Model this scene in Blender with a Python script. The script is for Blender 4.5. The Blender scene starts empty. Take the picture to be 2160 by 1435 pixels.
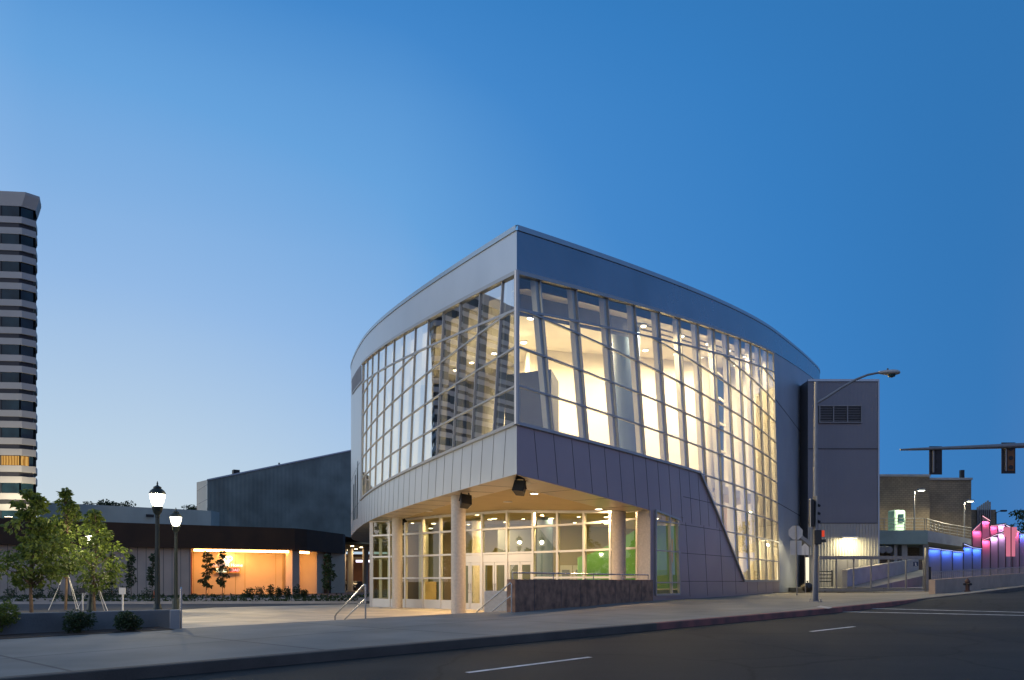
import bpy, bmesh, math, random
from mathutils import Vector, Matrix
R = math.radians
rnd = random.Random(7)
scene = bpy.context.scene
col = scene.collection

# ------------------------------------------------------------------ camera
F, CX, YH, E = 1600.0, 1080.0, 1226.5, 1.42        # focal length / centre / horizon of the 2160 px picture, eye height over the plaza
cam_d = bpy.data.cameras.new('camera')
cam_d.sensor_width = 36.0
cam_d.lens = F / 2160.0 * 36.0
cam_d.shift_y = (YH - 717.5) / 2160.0
cam_d.clip_start, cam_d.clip_end = 0.1, 6000
cam = bpy.data.objects.new('camera', cam_d)
cam.location = (0, 0, E)
cam.rotation_euler = (R(90), 0, 0)
col.objects.link(cam)
scene.camera = cam

# ------------------------------------------------------------------ sky, sun, exposure
GLOW_AZ = -62.0
world = bpy.data.worlds.new('World')
scene.world = world
world.use_nodes = True
nt = world.node_tree
nt.nodes.clear()


def wn(t, **k):
    n = nt.nodes.new(t)
    for a, b in k.items():
        setattr(n, a, b)
    return n


def wmath(op, a, b=None):
    n = wn('ShaderNodeMath', operation=op)
    for i, v in enumerate((a, b)):
        if v is None:
            continue
        if isinstance(v, (int, float)):
            n.inputs[i].default_value = v
        else:
            nt.links.new(v, n.inputs[i])
    return n.outputs[0]


def lin(r, g, b):
    f = lambda c: (c / 255.0 / 12.92) if c / 255.0 <= 0.04045 else ((c / 255.0 + 0.055) / 1.055) ** 2.4
    return (f(r), f(g), f(b), 1.0)


tc = wn('ShaderNodeTexCoord')
sep = wn('ShaderNodeSeparateXYZ')
nt.links.new(tc.outputs['Generated'], sep.inputs[0])
sx, sy, sz = sep.outputs


def wramp(v, tab, interp='LINEAR'):
    """scalar curve through (x, y) points, x in 0..1"""
    n = wn('ShaderNodeValToRGB')
    nt.links.new(v, n.inputs[0])
    c_ = n.color_ramp
    c_.interpolation = interp
    while len(c_.elements) < len(tab):
        c_.elements.new(0.5)
    for e_, (p_, v_) in zip(c_.elements, tab):
        e_.position = p_
        e_.color = v_ if isinstance(v_, tuple) else (v_, v_, v_, 1)
    return n.outputs[0]


hl = wmath('SQRT', wmath('ADD', wmath('ADD', wmath('MULTIPLY', sx, sx), wmath('MULTIPLY', sy, sy)), 1e-5))


def wfacing(az):
    return wmath('DIVIDE', wmath('ADD', wmath('MULTIPLY', sx, math.sin(R(az))), wmath('MULTIPLY', sy, math.cos(R(az)))), hl)


A_ = wmath('DIVIDE', wmath('ARCCOSINE', wmath('MINIMUM', wmath('MAXIMUM', wfacing(GLOW_AZ), -1.0), 1.0)), math.pi)
el = wmath('DIVIDE', wmath('ARCSINE', wmath('MINIMUM', wmath('MAXIMUM', wmath('ABSOLUTE', sz), 0.0), 1.0)), math.pi / 2)
bA = wramp(A_, [(0, 1.0), (.20, 1.0), (.295, .88), (.345, .60), (.39, .44), (.445, .26), (.51, .08), (.6, 0.0)], 'B_SPLINE')
bE = wramp(el, [(0, 1.0), (.09, .87), (.18, .71), (.255, .58), (.30, .52), (.335, .46), (.37, .39), (.42, .23), (.48, .10), (.6, 0.0)], 'B_SPLINE')
tt0 = wmath('SUBTRACT', 0.5, wmath('MULTIPLY', wmath('MULTIPLY', bA, bE), 0.36))
SKY = [(0.0, lin(236, 228, 222)), (0.14, lin(214, 222, 223)), (0.20, lin(187, 210, 231)), (0.27, lin(147, 186, 231)),
       (0.34, lin(102, 163, 222)), (0.41, lin(66, 136, 205)), (0.455, lin(52, 125, 194)), (0.5, lin(42, 111, 175))]
skyc = wramp(tt0, SKY)
# the parts of the twilight sky behind the camera: afterglow over the west, pink belt over the east
pe_ = wramp(el, [(0, 1.0), (.25, .75), (.5, .3), (.8, 0.0)])
pb_ = wramp(el, [(0, 1.0), (.10, .75), (.22, .22), (.34, .05), (.45, 0.0)])
belt = wmath('MULTIPLY', wmath('MAXIMUM', wfacing(122), 0.0), pb_)
west = wmath('MULTIPLY', wmath('MAXIMUM', wfacing(-122), 0.0), pe_)


def wscale(fac, c):
    n = wn('ShaderNodeMix', data_type='RGBA')
    nt.links.new(fac, n.inputs[0])
    n.inputs[6].default_value = (0, 0, 0, 1)
    n.inputs[7].default_value = (*c, 1)
    return n.outputs[2]


def wadd(a, b_):
    n = wn('ShaderNodeMix', data_type='RGBA', blend_type='ADD')
    n.inputs[0].default_value = 1.0
    nt.links.new(a, n.inputs[6]); nt.links.new(b_, n.inputs[7])
    return n.outputs[2]


pz_ = wramp(el, [(0, 0.0), (.46, 0.0), (.68, 1.0), (1.0, 1.0)])
skyc = wadd(skyc, wscale(pz_, (0.09, 0.065, 0.03)))
skyc = wadd(wadd(skyc, wscale(belt, (0.40, 0.25, 0.24))), wscale(west, (0.66, 0.60, 0.56)))
# the physical sky, a little of it, on top of the twilight gradient
sky = wn('ShaderNodeTexSky', sky_type='NISHITA', sun_disc=False, sun_elevation=R(1.0), sun_rotation=R(GLOW_AZ - 30))
bg1, bg2, add = wn('ShaderNodeBackground'), wn('ShaderNodeBackground'), wn('ShaderNodeAddShader')
nt.links.new(skyc, bg1.inputs[0])
nt.links.new(sky.outputs[0], bg2.inputs[0])
bg1.inputs[1].default_value = 0.98
bg2.inputs[1].default_value = 0.012
nt.links.new(bg1.outputs[0], add.inputs[0])
nt.links.new(bg2.outputs[0], add.inputs[1])
nt.links.new(add.outputs[0], wn('ShaderNodeOutputWorld').inputs[0])

sun_d = bpy.data.lights.new('sun', 'SUN')
sun_d.energy, sun_d.angle, sun_d.color = 0.5, R(30), (1.0, 0.88, 0.80)
sun = bpy.data.objects.new('sun', sun_d)
sun.rotation_euler = Vector((-math.sin(R(GLOW_AZ - 50)), -math.cos(R(GLOW_AZ - 50)), -0.22)).to_track_quat('-Z', 'Y').to_euler()
sun.location = (-60, -20, 60)
col.objects.link(sun)

scene.view_settings.view_transform = 'Standard'
scene.view_settings.look = 'None'
scene.view_settings.exposure = 0.0
scene.view_settings.gamma = 1.0
scene.render.engine = 'CYCLES'
cy = scene.cycles
cy.use_denoising = True
cy.max_bounces, cy.diffuse_bounces, cy.glossy_bounces = 8, 4, 4
cy.transparent_max_bounces, cy.transmission_bounces = 16, 4
cy.sample_clamp_indirect = 4.0
cy.caustics_reflective = cy.caustics_refractive = False

# ------------------------------------------------------------------ helpers


def px(x, y, Y):
    """the point at distance Y that the picture shows at pixel x, y"""
    return Vector(((x - CX) / F * Y, Y, E + (YH - y) / F * Y))


def tag(o, label=None, cat=None, group=None, kind=None):
    if label: o['label'] = label
    if cat: o['category'] = cat
    if group: o['group'] = group
    if kind: o['kind'] = kind
    return o


def thing(name, label, cat, loc=(0, 0, 0), group=None):
    o = bpy.data.objects.new(name, None)
    o.empty_display_size = 0.2
    o.location = loc
    col.objects.link(o)
    return tag(o, label, cat, group)


def woff(o):
    v = Vector((0, 0, 0))
    while o is not None:
        v += Vector(o.location)
        o = o.parent
    return v


def kids(o):
    return [c for c in bpy.data.objects if c.parent == o]


def copy_tree(o, loc=None, rz=0.0, sc=1.0, parent=None, label=None):
    c = o.copy()
    col.objects.link(c)
    c.parent = parent
    if loc is not None:
        c.location = loc
        c.rotation_euler = (0, 0, rz)
        c.scale = (sc, sc, sc)
    if label: c['label'] = label
    for ch in kids(o):
        copy_tree(ch, parent=c)
    return c


class MB:
    def __init__(s):
        s.v, s.f = [], []

    def add(s, vs, fs):
        n = len(s.v)
        s.v += [tuple(p) for p in vs]
        s.f += [tuple(i + n for i in f) for f in fs]
        return s

    def quad(s, a, b, c, d):
        return s.add((a, b, c, d), ((0, 1, 2, 3),))

    def poly(s, pts):
        return s.add(pts, (tuple(range(len(pts))),))

    def box(s, c, size, rz=0.0):
        hx, hy, hz = size[0] / 2, size[1] / 2, size[2] / 2
        ca, sa = math.cos(rz), math.sin(rz)
        vs = [(c[0] + x * ca - y * sa, c[1] + x * sa + y * ca, c[2] + z) for z in (-hz, hz) for (x, y) in ((-hx, -hy), (hx, -hy), (hx, hy), (-hx, hy))]
        return s.add(vs, ((3, 2, 1, 0), (4, 5, 6, 7), (0, 1, 5, 4), (1, 2, 6, 5), (2, 3, 7, 6), (3, 0, 4, 7)))

    def cbox(s, c, size, rz=0.0, b=0.02):
        """box with chamfered upright edges and top edge"""
        hx, hy, hz = size[0] / 2, size[1] / 2, size[2] / 2
        ca, sa = math.cos(rz), math.sin(rz)
        def ring(k, z):
            x, y = hx - k, hy - k
            q = ((-x + b, -y), (x - b, -y), (x, -y + b), (x, y - b), (x - b, y), (-x + b, y), (-x, y - b), (-x, -y + b))
            return [(c[0] + p * ca - r * sa, c[1] + p * sa + r * ca, c[2] + z) for p, r in q]
        rings = [ring(0, -hz), ring(0, hz - b), ring(b, hz)]
        vs = sum(rings, [])
        fs = [tuple(range(7, -1, -1)), tuple(range(16, 24))]
        for k in range(2):
            for i in range(8):
                fs.append((k * 8 + i, k * 8 + (i + 1) % 8, k * 8 + 8 + (i + 1) % 8, k * 8 + 8 + i))
        return s.add(vs, fs)

    def bar(s, p, q, w, d, n):
        """rectangular bar from p to q, w wide in the surface, d deep along the normal n (centred)"""
        p, q, n = Vector(p), Vector(q), Vector(n).normalized()
        t = (q - p).normalized()
        sd = t.cross(n).normalized() * (w / 2)
        n = sd.cross(t).normalized() * (d / 2)
        vs = [b + i * sd + j * n for b in (p, q) for (i, j) in ((-1, -1), (1, -1), (1, 1), (-1, 1))]
        return s.add(vs, ((3, 2, 1, 0), (4, 5, 6, 7), (0, 1, 5, 4), (1, 2, 6, 5), (2, 3, 7, 6), (3, 0, 4, 7)))

    def tube(s, pts, r, k=8):
        pts = [Vector(p) for p in pts]
        rs = r if isinstance(r, (list, tuple)) else [r] * len(pts)
        vs, fs = [], []
        up = Vector((0, 0, 1))
        for i, p in enumerate(pts):
            t = (pts[min(i + 1, len(pts) - 1)] - pts[max(i - 1, 0)]).normalized()
            a = t.cross(up)
            if a.length < 1e-3: a = t.cross(Vector((0, 1, 0)))
            a.normalize()
            b = t.cross(a)
            for j in range(k):
                w = 2 * math.pi * j / k
                vs.append(p + rs[i] * (math.cos(w) * a + math.sin(w) * b))
        for i in range(len(pts) - 1):
            for j in range(k):
                fs.append((i * k + j, i * k + (j + 1) % k, (i + 1) * k + (j + 1) % k, (i + 1) * k + j))
        fs.append(tuple(range(k - 1, -1, -1)))
        fs.append(tuple(range((len(pts) - 1) * k, len(pts) * k)))
        return s.add(vs, fs)

    def lathe(s, c, prof, k=20):
        vs, fs = [], []
        for (r, z) in prof:
            for j in range(k):
                w = 2 * math.pi * j / k
                vs.append((c[0] + r * math.cos(w), c[1] + r * math.sin(w), c[2] + z))
        for i in range(len(prof) - 1):
            for j in range(k):
                fs.append((i * k + j, i * k + (j + 1) % k, (i + 1) * k + (j + 1) % k, (i + 1) * k + j))
        fs.append(tuple(range(k - 1, -1, -1)))
        fs.append(tuple(range((len(prof) - 1) * k, len(prof) * k)))
        return s.add(vs, fs)

    def prism(s, pts, z0, z1):
        n = len(pts)
        vs = [(p[0], p[1], z0) for p in pts] + [(p[0], p[1], z1) for p in pts]
        fs = [tuple(range(n - 1, -1, -1)), tuple(range(n, 2 * n))] + [(i, (i + 1) % n, n + (i + 1) % n, n + i) for i in range(n)]
        return s.add(vs, fs)

    def extrude(s, face, d):
        """solid plate: polygon face pushed by the vector d"""
        n = len(face)
        d = Vector(d)
        vs = [Vector(p) for p in face] + [Vector(p) + d for p in face]
        fs = [tuple(range(n - 1, -1, -1)), tuple(range(n, 2 * n))] + [(i, (i + 1) % n, n + (i + 1) % n, n + i) for i in range(n)]
        return s.add(vs, fs)

    def build(s, name, m, parent=None, smooth=False, fix=True, bevel=0.0, extra=None):
        nf = len(s.f)
        if extra: s.add(extra[0].v, extra[0].f)
        o_ = woff(parent) if parent is not None else Vector((0, 0, 0))
        me = bpy.data.meshes.new(name)
        me.from_pydata([(p[0] - o_.x, p[1] - o_.y, p[2] - o_.z) for p in s.v], [], s.f)
        me.materials.append(m)
        if extra:
            me.materials.append(extra[1])
            for p in list(me.polygons)[nf:]: p.material_index = 1
        if fix and len(s.f) < 60000:
            bm = bmesh.new()
            bm.from_mesh(me)
            bmesh.ops.recalc_face_normals(bm, faces=bm.faces)
            bm.to_mesh(me)
            bm.free()
        ob = bpy.data.objects.new(name, me)
        col.objects.link(ob)
        if parent is not None: ob.parent = parent
        if smooth:
            for p in me.polygons: p.use_smooth = True
            try: me.set_sharp_from_angle(angle=R(35))
            except Exception: pass
        if bevel:
            mo = ob.modifiers.new('bevel', 'BEVEL')
            mo.width, mo.segments, mo.limit_method = bevel, 2, 'ANGLE'
        return ob


# ------------------------------------------------------------------ materials


def newmat(name):
    m = bpy.data.materials.new(name)
    m.use_nodes = True
    t = m.node_tree
    t.nodes.clear()
    return m, t


def srf(name, c, rough=0.6, metal=0.0, var=0.12, scale=1.5, bump=0.0, bscale=30.0, spec=0.5, c2=None, detail=6.0):
    """plain surface with uneven colour and a fine bump"""
    m, t = newmat(name)
    N, L = t.nodes.new, t.links.new
    p = N('ShaderNodeBsdfPrincipled')
    out = N('ShaderNodeOutputMaterial')
    L(p.outputs[0], out.inputs[0])
    tcn = N('ShaderNodeTexCoord')
    nz = N('ShaderNodeTexNoise')
    nz.inputs['Scale'].default_value, nz.inputs['Detail'].default_value = scale, detail
    L(tcn.outputs['Object'], nz.inputs['Vector'])
    rp = N('ShaderNodeValToRGB')
    lo = c2 or tuple(x * (1 - var) for x in c)
    hi = tuple(min(1, x * (1 + var)) for x in c)
    rp.color_ramp.elements[0].position, rp.color_ramp.elements[1].position = 0.32, 0.68
    rp.color_ramp.elements[0].color, rp.color_ramp.elements[1].color = (*lo, 1), (*hi, 1)
    L(nz.outputs[0], rp.inputs[0])
    L(rp.outputs[0], p.inputs['Base Color'])
    p.inputs['Metallic'].default_value = metal
    p.inputs['Specular IOR Level'].default_value = spec
    mr = N('ShaderNodeMapRange')
    mr.inputs['To Min'].default_value, mr.inputs['To Max'].default_value = max(0.02, rough - 0.08), min(1, rough + 0.08)
    L(nz.outputs[0], mr.inputs[0])
    L(mr.outputs[0], p.inputs['Roughness'])
    if bump:
        nb = N('ShaderNodeTexNoise')
        nb.inputs['Scale'].default_value, nb.inputs['Detail'].default_value = bscale, 8.0
        L(tcn.outputs['Object'], nb.inputs['Vector'])
        bp = N('ShaderNodeBump')
        bp.inputs['Strength'].default_value, bp.inputs['Distance'].default_value = bump, 0.02
        L(nb.outputs[0], bp.inputs['Height'])
        L(bp.outputs[0], p.inputs['Normal'])
    m['bsdf'] = p.name
    return m


def emit(name, c, s):
    m, t = newmat(name)
    e = t.nodes.new('ShaderNodeEmission')
    e.inputs[0].default_value, e.inputs[1].default_value = (*c, 1), s
    t.links.new(e.outputs[0], t.nodes.new('ShaderNodeOutputMaterial').inputs[0])
    return m


def glassmat(name, tint, r0=0.1, pw=2.2, rcol=(1, 1, 1), rough=0.0):
    """thin coated glazing: see-through straight on, mirror at a grazing angle"""
    m, t = newmat(name)
    N, L = t.nodes.new, t.links.new
    lw = N('ShaderNodeLayerWeight')
    lw.inputs[0].default_value = 0.5
    pwn = N('ShaderNodeMath'); pwn.operation = 'POWER'; pwn.inputs[1].default_value = pw
    L(lw.outputs['Facing'], pwn.inputs[0])
    mr = N('ShaderNodeMapRange')
    mr.inputs['To Min'].default_value, mr.inputs['To Max'].default_value = r0, 1.0
    L(pwn.outputs[0], mr.inputs[0])
    tr, gl, mx = N('ShaderNodeBsdfTransparent'), N('ShaderNodeBsdfGlossy'), N('ShaderNodeMixShader')
    tr.inputs[0].default_value = (*tint, 1)
    gl.inputs[0].default_value = (*rcol, 1)
    gl.inputs['Roughness'].default_value = rough
    L(mr.outputs[0], mx.inputs[0]); L(tr.outputs[0], mx.inputs[1]); L(gl.outputs[0], mx.inputs[2])
    L(mx.outputs[0], N('ShaderNodeOutputMaterial').inputs[0])
    return m


def ribbed(name, c, period=0.3, rough=0.4, metal=0.35, axis='X', strength=0.6, var=0.1):
    """profiled sheet: ribs by a wave bump running up the wall"""
    m = srf(name, c, rough, metal, var, 0.35)
    t = m.node_tree
    N, L = t.nodes.new, t.links.new
    p = t.nodes[m['bsdf']]
    tcn = N('ShaderNodeTexCoord')
    w = N('ShaderNodeTexWave'); w.bands_direction = axis
    w.inputs['Scale'].default_value = 0.3142 / period * 1.0
    L(tcn.outputs['Object'], w.inputs['Vector'])
    b = N('ShaderNodeBump'); b.inputs['Strength'].default_value, b.inputs['Distance'].default_value = strength, 0.04
    L(w.outputs[0], b.inputs['Height']); L(b.outputs[0], p.inputs['Normal'])
    return m


def bricked(name, c1, c2, cm, sx_, sy_, mortar=0.01, rot=(0, 0, 0), rough=0.85, vertical=True, off=0.5, bump=0.4):
    m, t = newmat(name)
    N, L = t.nodes.new, t.links.new
    p = N('ShaderNodeBsdfPrincipled')
    L(p.outputs[0], N('ShaderNodeOutputMaterial').inputs[0])
    tcn, mp, br = N('ShaderNodeTexCoord'), N('ShaderNodeMapping'), N('ShaderNodeTexBrick')
    mp.inputs['Rotation'].default_value = rot
    L(tcn.outputs['Object'], mp.inputs[0])
    L(mp.outputs[0], br.inputs['Vector'])
    br.offset = off
    br.inputs['Color1'].default_value, br.inputs['Color2'].default_value, br.inputs['Mortar'].default_value = (*c1, 1), (*c2, 1), (*cm, 1)
    br.inputs['Scale'].default_value = 1.0
    br.inputs['Brick Width'].default_value, br.inputs['Row Height'].default_value = sx_, sy_
    br.inputs['Mortar Size'].default_value = mortar
    nz = N('ShaderNodeTexNoise'); nz.inputs['Scale'].default_value = 0.7; nz.inputs['Detail'].default_value = 8
    L(tcn.outputs['Object'], nz.inputs['Vector'])
    mx = N('ShaderNodeMix'); mx.data_type = 'RGBA'; mx.blend_type = 'OVERLAY'; mx.inputs[0].default_value = 0.55
    L(br.outputs[0], mx.inputs[6]); L(nz.outputs[0], mx.inputs[7])
    L(mx.outputs[2], p.inputs['Base Color'])
    p.inputs['Roughness'].default_value = rough
    nb = N('ShaderNodeTexNoise'); nb.inputs['Scale'].default_value = 60; nb.inputs['Detail'].default_value = 6
    L(tcn.outputs['Object'], nb.inputs['Vector'])
    b = N('ShaderNodeBump'); b.inputs['Strength'].default_value, b.inputs['Distance'].default_value = bump, 0.01
    L(nb.outputs[0], b.inputs['Height']); L(b.outputs[0], p.inputs['Normal'])
    return m


def leafmat(name, c1, c2):
    m, t = newmat(name)
    N, L = t.nodes.new, t.links.new
    nz, rp = N('ShaderNodeTexNoise'), N('ShaderNodeValToRGB')
    nz.inputs['Scale'].default_value = 5.0; nz.inputs['Detail'].default_value = 6
    tcn = N('ShaderNodeTexCoord')
    L(tcn.outputs['Object'], nz.inputs['Vector']); L(nz.outputs[0], rp.inputs[0])
    rp.color_ramp.elements[0].position, rp.color_ramp.elements[1].position = 0.35, 0.65
    rp.color_ramp.elements[0].color, rp.color_ramp.elements[1].color = (*c1, 1), (*c2, 1)
    d, tr, mx = N('ShaderNodeBsdfPrincipled'), N('ShaderNodeBsdfTranslucent'), N('ShaderNodeMixShader')
    d.inputs['Roughness'].default_value = 0.5
    L(rp.outputs[0], d.inputs['Base Color']); L(rp.outputs[0], tr.inputs[0])
    mx.inputs[0].default_value = 0.4
    L(d.outputs[0], mx.inputs[1]); L(tr.outputs[0], mx.inputs[2])
    L(mx.outputs[0], N('ShaderNodeOutputMaterial').inputs[0])
    return m


def globemat():
    """frosted lamp glass: glows itself and lets the bulb inside shine through"""
    m, t = newmat('lamp globe')
    e, tr, mx = t.nodes.new('ShaderNodeEmission'), t.nodes.new('ShaderNodeBsdfTransparent'), t.nodes.new('ShaderNodeMixShader')
    e.inputs[0].default_value, e.inputs[1].default_value = (1.0, 0.90, 0.70, 1), 7.0
    mx.inputs[0].default_value = 0.45
    t.links.new(e.outputs[0], mx.inputs[1]); t.links.new(tr.outputs[0], mx.inputs[2])
    t.links.new(mx.outputs[0], t.nodes.new('ShaderNodeOutputMaterial').inputs[0])
    return m


SROT = R(-41.5)      # street direction, 48.5 degrees from +Y
M = dict(
    asphalt=srf('asphalt', (0.030, 0.031, 0.032), 0.85, 0, 0.35, 0.35, 0.8, 70, spec=0.25),
    lot=srf('parking asphalt', (0.06, 0.06, 0.062), 0.9, 0, 0.25, 0.3, 0.4, 50),
    ground=srf('ground', (0.07, 0.068, 0.06), 0.95, 0, 0.3, 0.1),
    walk=bricked('sidewalk concrete', (0.20, 0.196, 0.172), (0.178, 0.175, 0.155), (0.09, 0.086, 0.078), 4.2, 3.4, 0.03, (0, 0, R(41.5)), 0.8, off=0.0),
    plaza=bricked('plaza concrete', (0.52, 0.45, 0.34), (0.48, 0.415, 0.315), (0.22, 0.2, 0.18), 4.5, 4.5, 0.02, (0, 0, R(25)), 0.75, off=0.0),
    kerb=srf('kerb', (0.10, 0.085, 0.07), 0.85, 0, 0.25, 1.2, 0.4, 40),
    redkerb=srf('red painted kerb', (0.23, 0.085, 0.07), 0.85, 0, 0.35, 2.2, 0.4, 40, c2=(0.13, 0.075, 0.065)),
    paint=srf('road paint', (0.62, 0.62, 0.6), 0.7, 0, 0.3, 4.0),
    soil=srf('soil', (0.035, 0.026, 0.02), 0.95, 0, 0.4, 6, 0.8, 20),
    concrete=srf('concrete', (0.36, 0.35, 0.34), 0.85, 0, 0.14, 1.3, 0.3, 40),
    granite=srf('brown stone', (0.30, 0.165, 0.10), 0.6, 0, 0.4, 3.5, 0.15, 60, c2=(0.15, 0.085, 0.055), spec=0.3),
    column=srf('column concrete', (0.47, 0.43, 0.37), 0.85, 0, 0.1, 14, 0.5, 80),
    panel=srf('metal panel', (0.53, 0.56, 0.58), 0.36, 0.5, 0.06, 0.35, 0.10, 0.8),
    panel_dim=srf('dim metal panel', (0.36, 0.29, 0.29), 0.40, 0.45, 0.09, 0.35, 0.10, 0.8),  # east copy of the metal panel, its dim light put into the colour
    drum=ribbed('dim fascia sheet', (0.25, 0.31, 0.36), 0.4, 0.26, 0.8, 'DIAGONAL', 0.06),
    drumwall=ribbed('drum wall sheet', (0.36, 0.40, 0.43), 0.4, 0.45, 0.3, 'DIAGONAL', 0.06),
    coping=srf('coping', (0.40, 0.46, 0.49), 0.3, 0.7, 0.05, 0.5),
    joint=srf('joint', (0.075, 0.072, 0.08), 0.8),
    soffit=srf('soffit metal', (0.60, 0.50, 0.36), 0.35, 0.25, 0.04, 0.5),
    ceiling=srf('plaster ceiling', (0.50, 0.40, 0.23), 0.9, 0, 0.05, 1.0),
    alu=srf('aluminium mullion', (0.40, 0.40, 0.39), 0.4, 0.5, 0.05, 1.0),
    white_alu=srf('light aluminium', (0.52, 0.51, 0.48), 0.4, 0.25, 0.05, 1.0),
    steel=srf('stainless steel', (0.55, 0.53, 0.5), 0.25, 0.9, 0.05, 5),
    fin=srf('white fin', (0.76, 0.71, 0.58), 0.6, 0, 0.04, 1.0),
    inwall=srf('inner wall', (0.80, 0.76, 0.66), 0.8, 0, 0.03, 0.3),
    infloor=srf('inner floor', (0.27, 0.23, 0.17), 0.4, 0, 0.1, 0.5),
    dark_in=srf('dark inner wall', (0.10, 0.12, 0.15), 0.6, 0, 0.15, 0.8),
    bluecol=srf('blue clad column', (0.10, 0.15, 0.23), 0.5, 0.1, 0.1, 0.7),
    green=srf('green wall', (0.10, 0.27, 0.075), 0.7, 0, 0.06, 0.4),
    lobby=srf('lobby wall', (0.22, 0.19, 0.09), 0.8, 0, 0.12, 0.5),
    umber=srf('umber wall panel', (0.10, 0.07, 0.04), 0.6, 0, 0.2, 1.0),
    wood=srf('ochre wood panel', (0.42, 0.29, 0.10), 0.5, 0, 0.2, 1.5),
    black=srf('black', (0.012, 0.012, 0.013), 0.45, 0, 0.2, 3),
    dark=srf('dark metal', (0.03, 0.032, 0.035), 0.5, 0.4, 0.2, 3),
    post=srf('dark green post', (0.022, 0.034, 0.030), 0.45, 0.3, 0.2, 3),
    galv=srf('galvanised steel', (0.25, 0.245, 0.24), 0.45, 0.5, 0.1, 6),
    signback=srf('bare sign back', (0.55, 0.54, 0.52), 0.55, 0.1, 0.06, 3),
    white=srf('white paint', (0.72, 0.71, 0.68), 0.6, 0, 0.05, 1),
    brown=srf('brown fascia', (0.060, 0.030, 0.014), 0.8, 0, 0.25, 0.5),
    stucco=srf('pale panel wall', (0.62, 0.49, 0.38), 0.85, 0, 0.08, 0.5, 0.2, 30),
    niche=srf('niche wall', (0.62, 0.50, 0.36), 0.8, 0, 0.06, 0.6),
    greywall=ribbed('grey metal wall', (0.46, 0.52, 0.47), 0.5, 0.5, 0.2, 'X', 0.15),
    darkwall=ribbed('slate profiled sheet', (0.20, 0.235, 0.21), 0.45, 0.5, 0.25, 'X', 0.5, 0.25),
    cream=srf('cream panel', (0.70, 0.68, 0.58), 0.7, 0, 0.05, 1),
    blockm=srf('grey profiled sheet', (0.20, 0.20, 0.22), 0.45, 0.3, 0.06, 0.4),
    cmu=bricked('concrete block wall', (0.25, 0.195, 0.13), (0.21, 0.165, 0.11), (0.11, 0.085, 0.06), 0.4, 0.2, 0.014, (R(90), 0, 0), 0.9),
    band=srf('tower band', (0.44, 0.43, 0.40), 0.7, 0, 0.06, 0.3),
    tdark=srf('tower dark strip', (0.03, 0.03, 0.036), 0.6),
    tglass=srf('tower window', (0.012, 0.035, 0.045), 0.18, 0.0, 0.6, 0.5, spec=0.35),
    bark=srf('bark', (0.13, 0.09, 0.06), 0.9, 0, 0.3, 8, 0.5, 30),
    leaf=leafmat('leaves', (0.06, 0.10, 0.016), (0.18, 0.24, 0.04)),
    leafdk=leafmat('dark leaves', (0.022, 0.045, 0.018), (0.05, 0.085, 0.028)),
    glassL=glassmat('west glazing', (0.90, 0.95, 0.95), 0.26, 1.5),
    glassR=glassmat('east glazing', (0.93, 0.94, 0.90), 0.08, 2.6),
    glassS=glassmat('storefront glass', (0.84, 0.90, 0.74), 0.04, 3.0),
    warmlamp=emit('downlight lamp', (1.0, 0.80, 0.52), 14),
    globe=globemat(),
    sodium=emit('sodium tube', (1.0, 0.50, 0.14), 20),
    signal_red=emit('red hand', (1.0, 0.10, 0.05), 0.6),
)

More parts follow.
